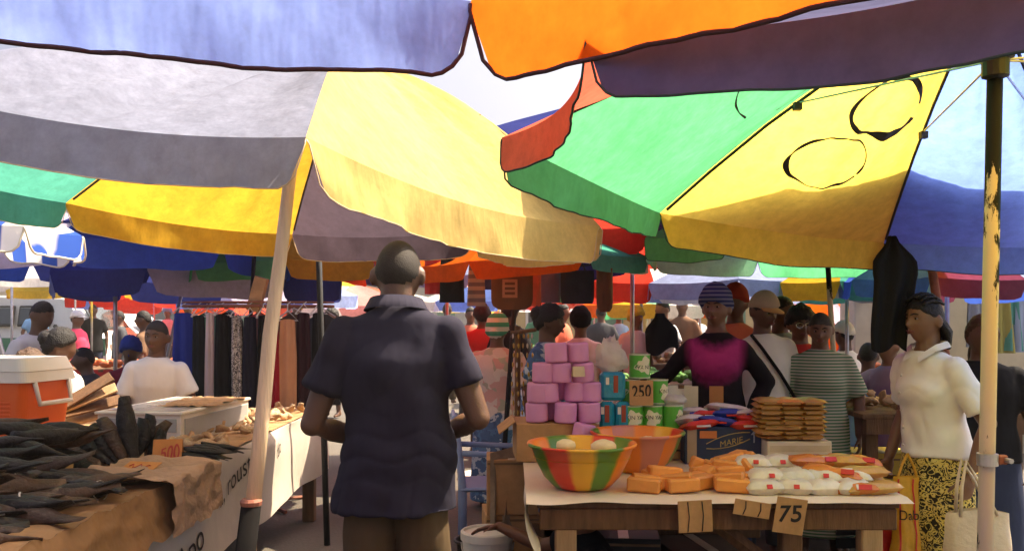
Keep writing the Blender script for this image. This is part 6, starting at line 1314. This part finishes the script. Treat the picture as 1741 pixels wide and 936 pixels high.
t = wthing('handbag', 'cream canvas handbag with long straps in front of the wax print skirt', 'handbag', (PX(1662, 3.62), 3.62, .42)); CAN = mat('cream canvas', (.62, .50, .36), .85, .15, 6, .4, 50); hx = PX(1662, 3.62)
def hb_(sg): return lambda u, v: Vector((hx + (2 * u - 1) * (.15 - .02 * (1 - v)) + .01 * noise.noise(Vector((v * 3, u, 1))), 3.62 + sg * (.02 + .055 * v) * math.sqrt(max(0, 1 - (2 * u - 1) ** 4)), .40 + .27 * (1 - v) + .018 * math.cos((2 * u - 1) * 1.6) * (1 - v)))
m = MB(); m.grid(hb_(-1), 16, 12); m.grid(hb_(1), 16, 12); m.build('bag_body', CAN, t, smooth=True)
for sx, yy in ((-1, -.02), (-1, .02)): MB().tube([(hx - .08, 3.62 + yy, .66), (hx - .07, 3.63 + yy, .78), (hx - .035, 3.66 + yy, .88), (hx + .0, 3.63 + yy, .80), (hx + .07, 3.62 + yy, .665)], .008, 6).build('strap', CAN, t, smooth=True)
# clamp on the peeling pole
t = thing('pole_clamp', 'rusty steel clamp with bolt on the peeling white pole', 'clamp', (PX(1678, 2.4), 2.398, PZ(780, 2.4)), R(8)); MB().lathe([(.0225, -.016), (.027, -.016), (.027, .016), (.0225, .016)], (0, 0, 0), 20).build('band', STEEL, t, smooth=False); MB().box((.035, -.01, 0), (.03, .018, .026), bev=.004).build('lug', RUST, t); MB().lathe([(.007, -.02), (.007, .02)], (.042, -.02, 0), 8, Matrix.Rotation(R(90), 3, 'X')).build('bolt', STEEL, t)
# black cloth hung from the ringed umbrella
t = wthing('hanging_cloth', 'black cloth hanging from the corner of the ringed umbrella', 'cloth', P(1512, 420, 4.12)); bx_ = PX(1513, 4.1)
def bc(sg):
    def g(u, v):
        a = 2 * u - 1; w = (.02 + .085 * smooth01(v * 4)) if v < .35 else .10 - .028 * (v - .35); z = PZ(402, 4.1) - .52 * v
        return Vector((bx_ + a * w + .015 * math.sin(v * 5), 4.08 + sg * (.012 + .014 * math.sin(u * 13 + v * 2)) * math.sqrt(max(0, 1 - a ** 4)) - .004, z - .02 * math.sin(u * 7) * v))
    return g
m = MB(); m.grid(bc(-1), 18, 18); m.grid(bc(1), 18, 18); m.build('cloth', BLK, t, smooth=True)
t = wthing('hanging_cloth', 'black garment hung on the thin pole in the smoke', 'cloth', P(1122, 560, 9.7)); xx0 = PX(1122, 9.7)
m = MB()
for sg in (-1, 1): m.grid(lambda u, v: Vector((xx0 + (2 * u - 1) * (.05 + .13 * smooth01(v * 2)) + .03 * v, 9.7 + sg * .04 * math.sqrt(max(0, 1 - (2 * u - 1) ** 4)), 1.52 - .42 * v - .05 * math.sin(u * 6) * v)), 10, 10)
m.build('cloth', BLK, t, smooth=True)
# towels on the wall line at right
t = wthing('washing_line', 'cord strung along the cream wall with hanging towels', 'cord', (5.2, 8.9, 1.95)); MB().tube([(3.9, 9.0, 2.0), (5.2, 8.9, 1.93), (7.5, 9.0, 2.0)], .006, 6).build('cord', BLACK, t)
for k, (px0, px1, py1, m_, lab) in enumerate(((1648, 1672, 590, cloth_mat('grey blue towel', (.30, .33, .40)), 'grey blue'), (1690, 1712, 600, cloth_mat('olive towel', (.40, .36, .10)), 'olive yellow'), (1714, 1728, 596, cloth_mat('teal towel', (.10, .36, .30)), 'teal'), (1728, 1760, 598, cloth_mat('pale blue towel', (.34, .42, .58)), 'pale blue'))):
    d = 8.9; x0, x1, z0 = PX(px0, d), PX(px1, d), PZ(py1, d); t = wthing('towel', '%s towel hanging in folds against the cream wall' % lab, 'towel', ((x0 + x1) / 2, d, z0), 'towels on the wall line')
    m = MB()
    for sg in (-1, 1): m.grid(lambda u, v: Vector((x0 + (x1 - x0) * u + (.10 * (u - .3) * v), d + sg * .012 + .03 * math.sin(u * 11 + k) * (.3 + v), 1.93 + (z0 - 1.93) * v)), 16, 10)
    m.build('cloth', m_, t, smooth=True)

# ---------------------------------------------------------------- stalls further off
PRODS = [mat('tomato and onion heap', (.62, .16, .05), .5, .5, 30, .5, 40), mat('leafy green heap', (.08, .22, .04), .7, .5, 20, .6, 40), mat('mixed dry goods heap', (.36, .24, .14), .8, .5, 20, .6, 40)]
def stall(label, px, d, w, z, dep, cm_, pm, rz=0):
    t = thing('market_stall', label, 'stall', (PX(px, d), d, 0), R(rz))
    MB().box((0, 0, z - .015), (w, dep, .03)).build('table_top', WOOD, t)
    for sx in (-1, 1):
        for sy in (-1, 1): MB().box((sx * (w / 2 - .05), sy * (dep / 2 - .05), (z - .03) / 2), (.06, .06, z - .03)).build('leg', WOOD, t)
    MB().grid(lambda u, v: Vector((-w / 2 - .01 + (w + .02) * u, -dep / 2 - .012 - .015 * math.sin(u * 30), z - .35 * v)), 30, 4).build('front_cloth', cm_, t, smooth=True)
    h = MB(); rr = random.Random(int(px)); 
    for k in range(70):
        a = rr.uniform(-w / 2 + .06, w / 2 - .06); b_ = rr.uniform(-dep / 2 + .05, dep / 2 - .05); s_ = rr.uniform(.03, .06)
        h.ell((a, b_, z + s_ * .6 + rr.random() * .06), (s_ * rr.uniform(.8, 1.6), s_, s_ * .8), None, 7, 5)
    tag(h.build('produce_heap', pm, t, smooth=True), kind='stuff')
stall('far left stall heaped with tomatoes in front of the man in pink', 178, 11.0, 1.8, .85, .8, REDC, PRODS[0]); stall('dark cluttered stall behind the woman with the bun', 150, 8.6, 1.6, .8, .7, GREYD, PRODS[2])
stall('stall of green vegetables in the smoke behind the tins', 1120, 8.2, 1.6, .88, .9, WHT, PRODS[1]); stall('stall of dry goods behind the walking woman', 1050, 10.2, 1.8, .95, .9, BROWNC, PRODS[2], 8); stall('stall of onions behind the man in the cap', 1330, 9.5, 2.0, .9, .8, BLUEPR, PRODS[0]); stall('stall of grains far behind the headscarf', 810, 13.5, 2.2, .9, .9, YELC, PRODS[2]); stall('white covered stall in the far centre', 930, 15, 2.2, .9, .9, WHT, PRODS[1]); stall('stall with red cloth behind the clothes rack', 480, 11.5, 2.2, .95, .9, REDC, PRODS[0])

# ---------------------------------------------------------------- parked vans
VW = mat('white van paint', (.78, .78, .75), .3, .06, 2, spec=.6); VG = mat('green van paint', (.03, .20, .11), .3, .08, 2, spec=.6); TYRE = mat('tyre rubber', (.015, .015, .015), .85); GLASSV = mat('van window glass', (.05, .06, .065), .08, .2, 2, spec=.8); LAMP = mat('lamp lens', (.6, .55, .45), .15)
def van(label, x, y, rz, L=4.6, Hh=2.0, nose=.9, green=True):
    t = thing('minibus' if Hh > 1.7 else 'parked_car', label, 'van' if Hh > 1.7 else 'car', (x, y, 0), R(rz)); W = 1.7; hw = W / 2
    prof = [(-L / 2, .35), (-L / 2, Hh * .62), (-L / 2 + .12, Hh * .96), (-L / 2 + .3, Hh), (L / 2 - nose - .55, Hh), (L / 2 - nose - .25, Hh * .95), (L / 2 - nose * .35, Hh * .55), (L / 2 - .05, Hh * .48), (L / 2, Hh * .36), (L / 2, .35)]
    m = MB(); ws = [hw, hw, hw - .10, hw - .18, hw - .18, hw - .12, hw - .04, hw - .06, hw, hw]; n = len(prof); vs = []
    for sg in (-1, 1): vs += [(px_, sg * w_, z_) for (px_, z_), w_ in zip(prof, ws)]
    fs = [tuple(range(n)), tuple(range(2 * n - 1, n - 1, -1))] + [(i, n + i, n + (i + 1) % n, (i + 1) % n) for i in range(n)]
    m.add(vs, fs); m.build('body', VW, t)
    for sg in (-1, 1):
        if green: MB().box((0, sg * (hw + .004), Hh * .40), (L - .06, .012, Hh * .20), bev=.004).build('green_band', VG, t)
        xs = [(-L / 2 + .35, 1.0), (-L / 2 + 1.45, 1.0), (L / 2 - nose - 1.35, .85)] if Hh > 1.7 else [(-L / 2 + .9, .9), (-L / 2 + 1.95, .9)]
        for x0, w_ in xs:
            f = MB().box((x0 + w_ / 2, sg * (hw - .035), Hh * .755), (w_, .05, Hh * .25), RM(sg * 11, 0, 0), bev=.02).build('window', BLACK, t); MB().box((x0 + w_ / 2, sg * (hw - .018), Hh * .755), (w_ - .1, .05, Hh * .20), RM(sg * 11, 0, 0), bev=.01).build('pane', GLASSV, f)
        for wx in (-L / 2 + .85, L / 2 - .85):
            wo_ = MB().lathe([(.12, -.1), (.31, -.1), (.33, -.06), (.33, .06), (.31, .1), (.12, .1)], (wx, sg * (hw - .08), .33), 24, Matrix.Rotation(R(90), 3, 'X')).build('wheel', TYRE, t); MB().lathe([(.0, -.105), (.18, -.108), (.2, -.09), (.2, .09), (.18, .108), (0, .105)], (wx, sg * (hw - .08), .33), 18, Matrix.Rotation(R(90), 3, 'X'), cap=False).build('rim', STEEL, wo_)
        MB().box((L / 2 - .03, sg * (hw - .3), Hh * .40), (.1, .3, .16), bev=.03).build('headlight', LAMP, t); MB().tube([(L / 2 - nose - .3, sg * hw, Hh * .6), (L / 2 - nose - .25, sg * (hw + .2), Hh * .64)], .05, 6).build('mirror', BLACK, t)
    MB().box((L / 2 - nose * .62, 0, Hh * .745), (.05, W - .42, Hh * .33), RM(0, -38, 0), bev=.02).build('windscreen', GLASSV, t)
    MB().box((L / 2 + .02, 0, .42), (.12, W - .04, .18), bev=.04).build('bumper', BLACK, t)
van('white and green minibus parked at the far left behind the stalls', -11.6, 21.5, -8, 4.8, 2.0); van('second white green minibus partly hidden at the left edge', -17, 23.5, -4, 4.8, 2.05); van('white car parked right of the minibus behind the man in pink', -11.6, 25.5, -14, 4.2, 1.62, 1.1, False); van('white green minibus far behind the brown shirted man', -15.5, 40, 10, 4.8, 2.05)
van('white green minibus facing the other way far behind the tall steel pole', -22, 44, 175, 4.8, 2.05)
# ---------------------------------------------------------------- smoky air
hz = MB(); hz.box((0, 28, 4.5), (120, 66, 11)); hzm, nt = _nt('smoky air'); pv = _n(nt, 'ShaderNodeVolumePrincipled'); pv.inputs['Color'].default_value = (.95, .92, .88, 1); pv.inputs['Density'].default_value = .0026; pv.inputs['Anisotropy'].default_value = .3
o_ = _n(nt, 'ShaderNodeOutputMaterial'); nt.links.new(pv.outputs[0], o_.inputs['Volume'])
if HAZE: tag(hz.build('haze', hzm), kind='stuff')
